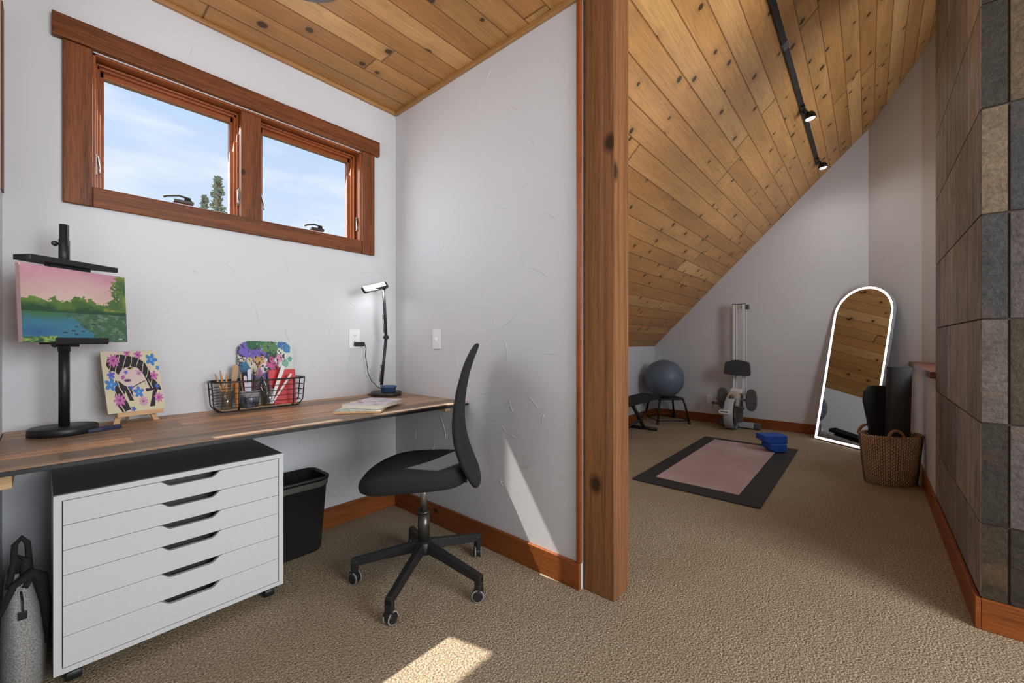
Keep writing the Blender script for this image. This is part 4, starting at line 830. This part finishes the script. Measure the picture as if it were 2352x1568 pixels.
# bag in the gap at the left
mesh_m = N('grey_mesh_cloth', 0.75); _o = mesh_m.obj(); _a = mesh_m.noise(_o, 260, 2); mesh_m.color(mesh_m.ramp(_a, [(0.35, (0.20, 0.195, 0.185)), (0.65, (0.44, 0.43, 0.41))])); mesh_m.bump(_a, 0.5, 0.002)
t = thing('mesh_bag', 'tall grey mesh bag standing left of the drawer cabinet', 'bag', (-1.612, -0.36, 0))
mb = MB(); rings = []
for z, a, b, ox, oy in ((0.0, 0.046, 0.12, 0, 0), (0.02, 0.050, 0.13, 0, 0), (0.15, 0.049, 0.125, 0, 0.01), (0.26, 0.042, 0.115, -0.004, 0.02), (0.32, 0.034, 0.10, -0.008, 0.03), (0.36, 0.024, 0.07, -0.012, 0.04), (0.385, 0.008, 0.03, -0.014, 0.05)):
    rings.append([mb.v((ox + a * math.cos(q_) * (1 + 0.05 * math.sin(5 * q_)), oy + b * math.sin(q_) * (1 + 0.04 * math.sin(7 * q_ + z * 9)), z)) for q_ in [i * 2 * PI / 26 for i in range(26)]])
for i in range(len(rings) - 1):
    for j in range(26): k = (j + 1) % 26; mb.face([rings[i][j], rings[i][k], rings[i + 1][k], rings[i + 1][j]], smooth=True)
mb.face(list(reversed(rings[0]))); mb.face(rings[-1]); mb.done('bag_body', mesh_m.m, t)
mb = MB(); mb.tube([(-0.006, -0.118, 0.01), (-0.004, -0.108, 0.15), (-0.004, -0.090, 0.26), (-0.008, -0.066, 0.325)], 0.003, 6); mb.done('zip', plain('zip_tape', (0.55, 0.54, 0.52), 0.6), t)
mb = MB(); mb.tube([(-0.004, -0.070, 0.325), (0.000, -0.095, 0.30), (0.0, -0.10, 0.275)], 0.003, 6); mb.box((0.0, -0.102, 0.262), (0.018, 0.006, 0.024)); mb.done('zip_pull', M_black, t, 0.002)
mb = MB()
mb.tube([(-0.03, -0.05, 0.335), (-0.02, -0.03, 0.40), (-0.018, -0.01, 0.455), (-0.004, 0.0, 0.47), (0.008, 0.0, 0.45), (0.012, -0.01, 0.39), (0.016, -0.035, 0.345), (0.004, -0.06, 0.33)], 0.008, 8)
mb.tube([(-0.045, -0.08, 0.27), (-0.02, -0.07, 0.345), (0.015, -0.045, 0.365), (0.035, -0.03, 0.34), (0.046, -0.03, 0.25), (0.048, -0.03, 0.12)], [0.006, 0.010, 0.016, 0.018, 0.012, 0.004], 8)
mb.tube([(-0.02, -0.02, 0.37), (-0.012, -0.02, 0.42), (0.004, -0.02, 0.40), (0.006, -0.03, 0.35)], 0.014, 8)
mb.done('strap', M_fabric, t)

# ================================================================== OFFICE CHAIR
HX, HY = -0.41, -0.86
t = thing('office_chair', 'black swivel office chair with a five-star base at the desk', 'chair', (HX, HY, 0))
for k in range(5):
    a = math.radians(-7.5 + 72 * k); c_, s_ = math.cos(a), math.sin(a); Ma = rotz(a)
    mb = MB(); q = [(0.02, 0.165, 0.030, 0.019), (0.12, 0.145, 0.026, 0.018), (0.30, 0.105, 0.022, 0.016), (0.325, 0.100, 0.021, 0.016)]
    R = []
    for x, z, hh, wv in q: R.append([mb.v(p, Ma) for p in ((x, -wv, z - hh), (x, wv, z - hh), (x, wv * 0.75, z + hh * 0.6), (x, -wv * 0.75, z + hh * 0.6))])
    for i in range(3):
        for j in range(4): mb.face([R[i][j], R[i][(j + 1) % 4], R[i + 1][(j + 1) % 4], R[i + 1][j]])
    mb.face(list(reversed(R[0]))); mb.face(R[-1]); mb.box((0.311, 0, 0.075), (0.028, 0.032, 0.060), Ma)
    arm = mb.done('base_arm', M_blackpl, t, 0.004)
    ca = a + random.uniform(-0.9, 0.9) + (0.5 if k != 2 else 0.1); Mc_ = Matrix.Translation((0.311 * c_, 0.311 * s_, 0)) @ rotz(ca)
    mb = MB(); mb.tube([(-0.004, -0.020, 0.026), (-0.004, 0.020, 0.026)], 0.0215, 20, Mc_)
    mb.box((0.004, 0, 0.043), (0.034, 0.030, 0.016), Mc_); ca_o = mb.done('caster', M_blackpl, t, 0.003)
    mb = MB()
    for sy in (-1, 1): mb.tube([(-0.004 + 0.0235 * math.cos(b), sy * 0.014, 0.0265 + 0.0235 * math.sin(b)) for b in [i * 2 * PI / 24 for i in range(24)]], 0.0032, 6, Mc_, closed=True)
    tag(mb.done('tyre', M_wheelgrey, ca_o), 'light grey tyre')
mb = MB(); mb.lathe([(0.036, 0.125), (0.040, 0.135), (0.040, 0.175), (0.030, 0.185), (0.0, 0.185)], 24); mb.done('hub', M_blackpl, t)
mb = MB(); mb.tube([(0, 0, 0.18), (0, 0, 0.315)], 0.027, 24); mb.tube([(0, 0, 0.31), (0, 0, 0.32)], 0.029, 24); tag(mb.done('gas_lift_cover', plain('bronze_grey_metal', (0.10, 0.095, 0.085), 0.3, 0.8), t), 'dark metallic column')
mb = MB(); mb.tube([(0, 0, 0.31), (0, 0, 0.47)], 0.0155, 20); mb.done('gas_lift', M_steel, t)
FA = math.radians(137.0); MF = rotz(FA)     # local +x = the way the chair faces
mb = MB(); mb.box((-0.02, 0, 0.468), (0.22, 0.16, 0.022), MF); mb.prism([(-0.20, -0.035), (0.02, -0.06), (0.02, 0.06), (-0.20, 0.035)], 0.452, 0.470, MF); mb.tube([(-0.03, -0.05, 0.462), (-0.04, -0.19, 0.455)], 0.005, 8, MF); mb.done('seat_mechanism', M_lampstem, t, 0.002)
# seat: superellipse plan, waterfall front
mb = MB(); NA = 40; seat_rings = []
def seat_pt(a, f, top):
    ca, sa = math.cos(a), math.sin(a); e = 0.62
    x = 0.245 * math.copysign(abs(ca) ** e, ca); y = 0.215 * math.copysign(abs(sa) ** e, sa)
    w = 1.0 - 0.16 * max(0, x / 0.245) ** 2 - 0.10 * max(0, -x / 0.245); y *= w; x, y = x * f + 0.035, y * f
    zt = 0.552 - 0.016 * (1 - f) - 0.062 * max(0, (x - 0.04) / 0.24) ** 2 + 0.010 * max(0, (-x) / 0.2)
    zb = 0.468 - 0.030 * max(0, (x - 0.06) / 0.22) - 0.004 * (1 - f)
    return x, y, zt, zb
L_ = []
for f, kind in ((0.25, 't'), (0.5, 't'), (0.75, 't'), (0.9, 't'), (0.97, 'tt'), (1.0, 'm'), (1.0, 'n'), (0.96, 'b'), (0.8, 'b'), (0.4, 'b')):
    r_ = []
    for i in range(NA):
        x, y, zt, zb = seat_pt(2 * PI * i / NA, f, True); h = zt - zb
        z = {'t': zt, 'tt': zt - 0.004, 'm': zt - 0.018, 'n': zb + h * 0.30, 'b': zb}[kind]; r_.append(mb.v((x, y, z), MF))
    L_.append(r_)
for i in range(len(L_) - 1):
    for j in range(NA): k = (j + 1) % NA; mb.face([L_[i][j], L_[i][k], L_[i + 1][k], L_[i + 1][j]], smooth=True)
mb.face(list(reversed(L_[0])), smooth=True); mb.face(L_[-1]); mb.done('seat', M_fabric, t, subsurf=1)
# backrest: side profile swept sideways with rounded outline and a slight wrap
prof = [(-0.242, 0.446, 0.012, 0.09), (-0.246, 0.462, 0.030, 0.15), (-0.232, 0.50, 0.038, 0.185), (-0.205, 0.56, 0.040, 0.205), (-0.178, 0.63, 0.040, 0.21), (-0.163, 0.71, 0.038, 0.21), (-0.163, 0.79, 0.034, 0.203), (-0.173, 0.87, 0.031, 0.195), (-0.190, 0.95, 0.028, 0.185), (-0.213, 1.02, 0.025, 0.170), (-0.238, 1.072, 0.021, 0.15), (-0.250, 1.095, 0.012, 0.11)]
mb = MB(); NR = 20; R = []
for x, z, th, hwid in prof:
    ring = []
    for i in range(NR):
        a = 2 * PI * i / NR; ca, sa = math.cos(a), math.sin(a); yy = hwid * math.copysign(abs(ca) ** 0.75, ca); xx = th * 0.75 * math.copysign(abs(sa) ** 0.7, sa)
        ring.append(mb.v((x + xx + 0.10 * (yy / 0.2) ** 2 * 0.12, yy, z), MF))
    R.append(ring)
for i in range(len(R) - 1):
    for j in range(NR): k = (j + 1) % NR; mb.face([R[i][j], R[i][k], R[i + 1][k], R[i + 1][j]], smooth=True)
mb.face(list(reversed(R[0])), smooth=True); mb.face(R[-1], smooth=True); mb.done('backrest', M_fabric, t, subsurf=1)

# ================================================================== CEILING FITTINGS
t = thing('ceiling_light', 'round grey flush ceiling light at the top edge of the photo', 'ceiling light', (-0.897, -0.690, CZ))
mb = MB(); mb.lathe([(0.0, -0.052), (0.10, -0.050), (0.17, -0.040), (0.196, -0.022), (0.20, -0.002), (0.0, -0.002)], 40); mb.done('light_body', M_grey, t)
t = thing('track_light_rail', 'black track light rail running along the sloping pine ceiling', 'track light', (0, 0, 0))
TY = -1.995; n_ = Vector((0, -1.005, -1)).normalized()
def tp(x, off=0.0, dy=0.0): return Vector((x, TY + dy, slz(TY + dy))) + n_ * off
Mtr = Matrix.Translation(tp(2.2, 0.0)) @ Matrix(((1, 0, 0, 0), (0, n_.z * -1, n_.y, 0), (0, n_.y, n_.z, 0), (0, 0, 0, 1)))
mb = MB(); mb.box((0.0, 0, 0.011), (3.5, 0.034, 0.020), Mtr); mb.done('rail', M_black, t, 0.001)
mb = MB(); mb.box((-0.60, 0, 0.013), (0.075, 0.040, 0.024), Mtr); tag(mb.done('connector', M_grey, t, 0.001), 'grey joining piece')
for i, xh in enumerate((2.53, 3.80)):
    P0 = tp(xh, 0.022); H0 = Vector((xh + 0.075, TY - 0.055, slz(TY) - 0.070))
    t = thing('spot_light', ('nearer black spotlight on the ceiling track, lit' if i == 0 else 'farther black spotlight at the end of the ceiling track, lit'), 'spotlight', P0, 0, 'spotlights on the ceiling track')
    d = H0 - P0; mb = MB(); mb.box((0, 0, -0.006), (0.09, 0.03, 0.02)); mb.tube([Vector((0, 0, -0.01)), d * 0.45 + Vector((0, 0, 0.012)), d], 0.006, 8); mb.tube([Vector((0.03, 0.01, -0.01)), d * 0.5 + Vector((0.01, 0.01, -0.01)), d + Vector((0.01, 0, -0.02))], 0.005, 8); mb.done('arm', M_black, t)
    dn = Vector((0.10, -0.12, -1)).normalized(); Mq = Matrix.Translation(d) @ dn.to_track_quat('Z', 'Y').to_matrix().to_4x4()
    mb = MB(); mb.lathe([(0.0, -0.036), (0.026, -0.032), (0.038, -0.012), (0.042, 0.014), (0.043, 0.022), (0.038, 0.022), (0.034, 0.008), (0.0, 0.006)], 24, Mq, closed=True); s_ = mb.done('shade', M_black, t)
    mb = MB(); mb.lathe([(0.0, 0.030), (0.022, 0.029), (0.033, 0.022), (0.0335, 0.009), (0.0, 0.009)], 20, Mq); mb.done('bulb', M_spot, s_)
    lamp('spot_lamp', 'SPOT', P0 + d + dn * 0.045, 9, (1.0, 0.96, 0.90), dir=dn, spot_size=2.9, spot_blend=1.0, shadow_soft_size=0.03)

# ================================================================== EXERCISE ROOM
mb = MB(); mb.prism(rrect(1.522, 3.462, -1.880, -0.992, 0.012, 3), 0.001, 0.011); tag(mb.done('exercise_mat', M_rubber, None, 0.003), 'large black rubber mat lying on the carpet', 'mat')
mb = MB(); mb.prism(rrect(1.675, 3.350, -1.722, -1.122, 0.006, 3), 0.0112, 0.0162); tag(mb.done('yoga_mat', M_pink, None, 0.001), 'dusty pink yoga mat lying on the black rubber mat', 'mat')
def block(name, p, a, L, Wd, h, z, label):
    mb = MB(); Mb = Matrix.Translation((*p, z)) @ rotz(a); mb.prism([(0, 0), (L, 0), (L, Wd), (0, Wd)], 0, h, Mb); return tag(mb.done(name, M_blue, None, 0.010, 3), label, 'yoga block', 'blue yoga blocks')
def foamblock(name, label, loc, a, h, L):
    mb = MB(); Mb = Matrix.Rotation(PI / 2, 4, 'X')   # profile in x,z extruded along y
    mb.prism([(-L / 2, 0.030), (-L / 2 + 0.05, 0.0), (L / 2, 0.0), (L / 2, h), (-L / 2, h)], -0.075, 0.075, Mb)
    o = mb.done(name, M_blue, None, 0.008, 3); o.location = loc; o.rotation_euler = (0, 0, a); return tag(o, label, 'yoga block', 'blue yoga blocks')
BA = math.radians(-49)
foamblock('yoga_block', 'lower of the two blue foam yoga blocks on the mat edge', (3.222, -1.706, 0.0165), BA, 0.078, 0.165)
foamblock('yoga_block', 'upper of the two blue foam yoga blocks, set back to the left', (3.225, -1.682, 0.0955), BA, 0.080, 0.23)

# mirror
Lb, Rb = Vector((4.206, -1.961, 0)), Vector((3.837, -2.459, 0)); ux = (Rb - Lb).normalized(); wM = (Rb - Lb).length
mid = (Lb + Rb) / 2; ny = Vector((-ux.y, ux.x, 0)); ny = ny if ny.x > 0 else -ny
lean = 0.195; up = (Vector((0, 0, 1)) * math.cos(lean) + ny * math.sin(lean)); nn = ux.cross(up)
MM = Matrix.Translation(Vector((0, 0, 0.002))) @ Matrix((( ux.x, up.x, nn.x, 0), (ux.y, up.y, nn.y, 0), (ux.z, up.z, nn.z, 0), (0, 0, 0, 1)))
if nn.dot(ny) > 0: sgn = -1
else: sgn = 1
def arch(w, h, e, n=20):
    P = [(-w / 2 + e, e), (w / 2 - e, e)]; r = w / 2
    for i in range(n + 1): a = PI * i / n; P.append(((r - e) * math.cos(a), h - r + (r - e) * math.sin(a)))
    return P
t = thing('arched_mirror', 'tall arched floor mirror with a glowing white light border, leaning on the wall', 'mirror', mid)
mh = 1.73; z_a, z_b = (0.0, 0.028 * sgn)
mb = MB(); mb.ring(arch(wM, mh, 0.0), arch(wM, mh, 0.008), -0.004 * sgn, 0.024 * sgn, MM); mb.prism(arch(wM, mh, 0.004), -0.004 * sgn, 0.004 * sgn, MM); mb.done('frame', M_alu, t, smooth=False)
mb = MB(); mb.ring(arch(wM, mh, 0.008), arch(wM, mh, 0.030), 0.010 * sgn, 0.020 * sgn, MM); tag(mb.done('light_border', M_led, t, smooth=False), 'glowing white border')
mb = MB(); mb.prism(arch(wM, mh, 0.030), 0.010 * sgn, 0.0195 * sgn, MM); mb.done('mirror_glass', M_mirror, t, smooth=False)

# woven basket
wv = N('woven_seagrass', 0.8, spec=0.2); u_, v_ = wv.uv()
vv2 = wv.math('MULTIPLY', v_, 42); uu2 = wv.math('MULTIPLY', u_, 76); rowp = wv.math('FRACT', wv.math('MULTIPLY', wv.math('FLOOR', uu2), 0.5))
cell = wv.math('ABSOLUTE', wv.math('SINE', wv.math('MULTIPLY', wv.math('ADD', vv2, wv.math('MULTIPLY', rowp, 1.0)), PI))); cx_ = wv.math('ABSOLUTE', wv.math('SINE', wv.math('MULTIPLY', uu2, PI)))
hgt = wv.math('MULTIPLY', wv.math('POWER', cell, 0.5), wv.math('POWER', cx_, 0.5)); nz1 = wv.noise(wv.obj(), 130, 4, 0.7)
cb = wv.ramp(nz1, [(0.3, (0.30, 0.18, 0.10)), (0.5, (0.66, 0.45, 0.29)), (0.72, (0.90, 0.68, 0.48))])
cb = wv.mix(wv.ramp(hgt, [(0.15, g3(0.95)), (0.5, g3(0.0))]), cb, (0.045, 0.02, 0.012))
band = wv.math('ADD', wv.math('COMPARE', wv.math('FRACT', wv.math('ADD', u_, 0.06)), 0.52, 0.030), wv.math('COMPARE', u_, 0.885, 0.040))
cb = wv.mix(wv.math('MULTIPLY', band, 0.75), cb, (0.10, 0.105, 0.09)); wv.color(cb); wv.bump(hgt, 1.0, 0.010)
t = thing('woven_basket', 'brown woven seagrass basket with handles holding the rolled black mats', 'basket', (2.79, -2.545, 0), math.radians(-49))
mb = MB(); mb.lathe([(0.175, 0.0), (0.186, 0.01), (0.200, 0.12), (0.214, 0.26), (0.228, 0.375), (0.222, 0.385), (0.212, 0.375), (0.200, 0.25), (0.172, 0.02), (0, 0.02)], 96, None, 1.0, 0.60, closed=True); mb.done('basket_body', wv.m, t)
M_rope = plain('seagrass_rope', (0.30, 0.17, 0.085), 0.85, bump=0.8, scale=140)
for sy in (-1, 1):
    mb = MB(); P = []
    for i in range(15): a = PI * i / 14; P.append((-0.075 + 0.062 * math.cos(a), sy * (0.135 - 0.010 * math.sin(a)), 0.355 + 0.075 * math.sin(a)))
    mb.tube(P, 0.011, 8); mb.done('handle', M_rope, t)
mb = MB(); Mroll = Matrix.Translation((2.800, -2.575, 0.03)) @ Matrix.Rotation(0.03, 4, Vector((0.75, 0.66, 0)).normalized())
P = []
for i in range(60): a = i / 59 * 4.6 * PI; r = 0.078 - 0.0075 * a / (2 * PI); P.append((r * math.cos(a + 2.4), r * math.sin(a + 2.4)))
Q = [((math.hypot(x, y) - 0.0065) * math.cos(math.atan2(y, x)), (math.hypot(x, y) - 0.0065) * math.sin(math.atan2(y, x))) for x, y in P]
A = [[mb.v((x, y, z), Mroll) for x, y in P] for z in (0, 0.875)]; B_ = [[mb.v((x, y, z), Mroll) for x, y in Q] for z in (0, 0.875)]
for i in range(59):
    mb.face([A[0][i], A[0][i + 1], A[1][i + 1], A[1][i]], smooth=True); mb.face([B_[0][i + 1], B_[0][i], B_[1][i], B_[1][i + 1]], smooth=True); mb.face([A[1][i], A[1][i + 1], B_[1][i + 1], B_[1][i]]); mb.face([A[0][i + 1], A[0][i], B_[0][i], B_[0][i + 1]])
for i in (0, 59): mb.face([A[0][i], A[1][i], B_[1][i], B_[0][i]])
tag(mb.done('rolled_mat', M_rubber), 'tall rolled black exercise mat standing upright in the woven basket', 'mat')
mb = MB(); Mb2 = Matrix.Translation((2.875, -2.505, 0.03)) @ rotz(math.radians(-49)) @ Matrix.Rotation(PI / 2, 4, 'X')
mb.prism([(-0.095, 0), (0.085, 0), (0.10, 0.38), (0.165, 0.60), (0.155, 0.68), (0.11, 0.72), (-0.11, 0.72), (-0.155, 0.675), (-0.165, 0.60), (-0.12, 0.38)], -0.012, 0.012, Mb2)
tag(mb.done('folded_mat', M_rubber, None, 0.012, 3), 'wide folded black mat behind the rolled one in the woven basket', 'mat')

# rowing machine stored upright
t = thing('rowing_machine', 'white and grey rowing machine stored upright against the gable wall', 'rowing machine', (4.20, -1.14, 0), -PI / 2)
M_rowwhite = plain('pale_grey_enamel', (0.82, 0.82, 0.82), 0.4); M_cream = plain('cream_plastic', (0.58, 0.50, 0.42), 0.45); M_pale = plain('pale_blue_grey', (0.45, 0.50, 0.56), 0.4)
for sx in (-0.032, 0.078):
    mb = MB(); mb.box((sx, 0.10, 1.0), (0.032, 0.034, 1.16)); mb.box((sx + 0.024, 0.107, 1.0), (0.010, 0.026, 1.16)); mb.done('rail', M_rowwhite, t, 0.002)
    mb = MB(); mb.box((sx + 0.0175, 0.1035, 1.0), (0.003, 0.030, 1.155)); mb.done('rail_groove', M_grey, t)
box('end_cap', (0.025, 0.10, 1.583), (0.150, 0.040, 0.010), M_dark, t, 0.002); box('rear_stop', (0.025, 0.105, 1.545), (0.06, 0.02, 0.05), M_cream, t, 0.003); box('roller_stop', (0.118, 0.11, 1.543), (0.036, 0.05, 0.058), M_dark, t, 0.003)
mb = MB(); P = [(-0.148, 0.700), (-0.140, 0.690), (0.0, 0.672), (0.14, 0.670), (0.155, 0.690), (0.150, 0.79), (0.140, 0.842), (0.10, 0.855), (0.01, 0.872), (-0.04, 0.868), (-0.125, 0.845), (-0.135, 0.82)]
mb.prism(P, -0.05, 0.0, Matrix.Rotation(PI / 2, 4, 'X')); o = mb.done('seat_pad', plain('charcoal_padding', (0.045, 0.050, 0.058), 0.75), t, 0.012, 3); o.location = (0.010, 0.015, 0)
box('seat_carriage', (0.022, 0.075, 0.77), (0.15, 0.03, 0.12), M_grey, t, 0.003)
Mw = Matrix.Translation((-0.030, -0.03, 0.205)) @ Matrix.Rotation(PI / 2, 4, 'Y')
mb = MB(); mb.lathe([(0.160, -0.055), (0.195, -0.055), (0.203, -0.045), (0.203, 0.045), (0.195, 0.055), (0.160, 0.055), (0.160, 0.045), (0.160, -0.045), (0.160, -0.055)], 40, Mw, closed=True); fw = mb.done('flywheel_housing', M_pale, t)
mb = MB(); mb.lathe([(0.0, -0.050), (0.161, -0.050), (0.161, 0.050), (0.0, 0.050)], 40, Mw); tag(mb.done('flywheel', plain('bronze_mesh', (0.16, 0.12, 0.08), 0.5, 0.4), fw), 'brown flywheel disc')
mb = MB()
for r_ in (0.166, 0.196): mb.tube([Mw @ Vector((r_ * math.cos(a), r_ * math.sin(a), 0.058)) for a in [i * 2 * PI / 36 for i in range(36)]], 0.004, 6, closed=True)
mb.done('guard_ring', M_black, fw)
mb = MB(); mb.prism([(-0.085, 0.28), (0.040, 0.28), (0.055, 0.40), (0.045, 0.475), (-0.05, 0.475), (-0.075, 0.42)], -0.06, 0.10, Matrix.Rotation(PI / 2, 4, 'X')); o = mb.done('front_cover', M_cream, t, 0.012, 3); o.location = (0, 0, 0)
mb = MB(); mb.lathe([(0.0, 0.014), (0.026, 0.012), (0.032, 0.0), (0.0, 0.0)], 20, Matrix.Translation((-0.015, -0.101, 0.405)) @ Matrix.Rotation(PI / 2, 4, 'X')); mb.done('dial', M_grey, t)
box('logo_plate', (0.012, 0.03, 0.480), (0.13, 0.10, 0.05), M_rowwhite, t, 0.008)
mb = MB(); mb.tube([(-0.235, -0.135, 0.325), (-0.10, -0.125, 0.315), (0.13, -0.12, 0.285)], 0.0135, 12); mb.tube([(-0.235, -0.135, 0.325), (-0.215, -0.137, 0.324)], 0.018, 12); mb.tube([(-0.215, -0.135, 0.32), (-0.225, -0.135, 0.29), (-0.228, -0.135, 0.25)], 0.004, 6); mb.done('pull_handle', plain('charcoal_grip', (0.05, 0.055, 0.06), 0.6), t)
mb = MB(); mb.ring(rrect(-0.125, -0.010, 0.215, 0.258, 0.008, 3), rrect(-0.110, -0.022, 0.226, 0.246, 0.005, 3), 0.20, 0.26, Matrix.Rotation(PI / 2, 4, 'X')); mb.done('carry_handle', M_rowwhite, t, 0.002)
for sx, zc in ((-0.150, 0.375), (0.178, 0.375)):
    mb = MB(); P = [(sx + 0.062 * math.copysign(abs(math.cos(a)) ** 0.8, math.cos(a)), zc + 0.138 * math.copysign(abs(math.sin(a)) ** 0.8, math.sin(a))) for a in [i * 2 * PI / 28 for i in range(28)]]
    mb.prism(P, -0.035, -0.010, Matrix.Rotation(PI / 2, 4, 'X')); fp = mb.done('footplate', M_grey, t, 0.005); 
    mb = MB(); mb.prism([(sx + (x - sx) * 0.78, zc + (z - zc) * 0.88) for x, z in P], 0.010, 0.014, Matrix.Rotation(PI / 2, 4, 'X')); mb.box((sx, -0.018, zc - 0.01), (0.135, 0.012, 0.030)); mb.done('foot_strap', M_dark, fp)
mb = MB(); mb.tube([(-0.15, 0.03, 0.37), (0.17, 0.03, 0.37)], 0.012, 10); mb.done('foot_bar', M_grey, t)
box('base_bar', (0.03, 0.10, 0.048), (0.33, 0.07, 0.060), M_pale, t, 0.004); box('bar_end', (-0.17, 0.10, 0.048), (0.07, 0.078, 0.066), M_dark, t, 0.006); box('bar_end', (0.235, 0.10, 0.048), (0.07, 0.078, 0.066), M_dark, t, 0.006)
box('spine', (0.022, 0.09, 0.25), (0.09, 0.05, 0.36), M_grey, t, 0.004)

# step stool and exercise ball
t = thing('step_stool', 'low black metal stool with splayed legs under the exercise ball', 'stool', (4.115, -0.300, 0), math.radians(-45))
mb = MB(); mb.prism(rrect(-0.175, 0.175, -0.175, 0.175, 0.03, 4), 0.315, 0.340); mb.done('stool_top', M_rubber, t, 0.005)
for sx in (-1, 1):
    for sy in (-1, 1):
        mb = MB(); mb.tube([(sx * 0.160, sy * 0.160, 0.32), (sx * 0.180, sy * 0.180, 0.25), (sx * 0.218, sy * 0.218, 0.004)], 0.014, 8); mb.tube([(sx * 0.216, sy * 0.216, 0.001), (sx * 0.218, sy * 0.218, 0.03)], 0.019, 8); mb.done('leg', M_black, t)
mb = MB(); mb.tube([(x * 0.213, y * 0.213, 0.045) for x, y in ((-1, -1), (1, -1), (1, 1), (-1, 1))], 0.007, 6, closed=True); mb.done('stretcher', M_black, t)
mb = MB(); NL = 28; prof = [(0.262 * math.sin(PI * i / NL), 0.262 * (1 - math.cos(PI * i / NL)) * 0.985) for i in range(NL + 1)]; prof[0] = (0.0, 0.0); prof[-1] = (0.0, prof[-1][1])
mb.lathe([(max(r, 0), max(z, 0.004)) for r, z in prof], 48); o = mb.done('exercise_ball', M_ball, None, weld=True); o.location = (4.03, -0.295, 0.3385); o.rotation_euler = (0.02, 0, 0)
tag(o, 'grey-blue inflated exercise ball sitting on the low black stool', 'exercise ball')
# weight bench half hidden behind the post
t = thing('weight_bench', 'black weight bench partly hidden behind the timber post', 'bench', (3.0, -0.28, 0))
box('bench_pad', (0.12, 0, 0.40), (1.05, 0.26, 0.055), M_fabric, t, 0.012, 0); mb = MB(); mb.tube([(-0.5, 0, 0.35), (0.60, 0, 0.35)], 0.02, 8); mb.tube([(0.10, 0, 0.33), (0.40, 0, 0.03)], 0.022, 8); mb.tube([(-0.1, 0, 0.33), (-0.40, 0, 0.03)], 0.022, 8); mb.tube([(-0.1, 0.0, 0.10), (0.30, 0, 0.13), (0.5, 0.03, 0.20)], 0.016, 8); mb.done('bench_frame', M_black, t)
for sx in (0.40, -0.40):
    mb = MB(); mb.tube([(sx, -0.17, 0.022), (sx, 0.20, 0.022)], 0.019, 10); mb.done('bench_foot', M_black, t)
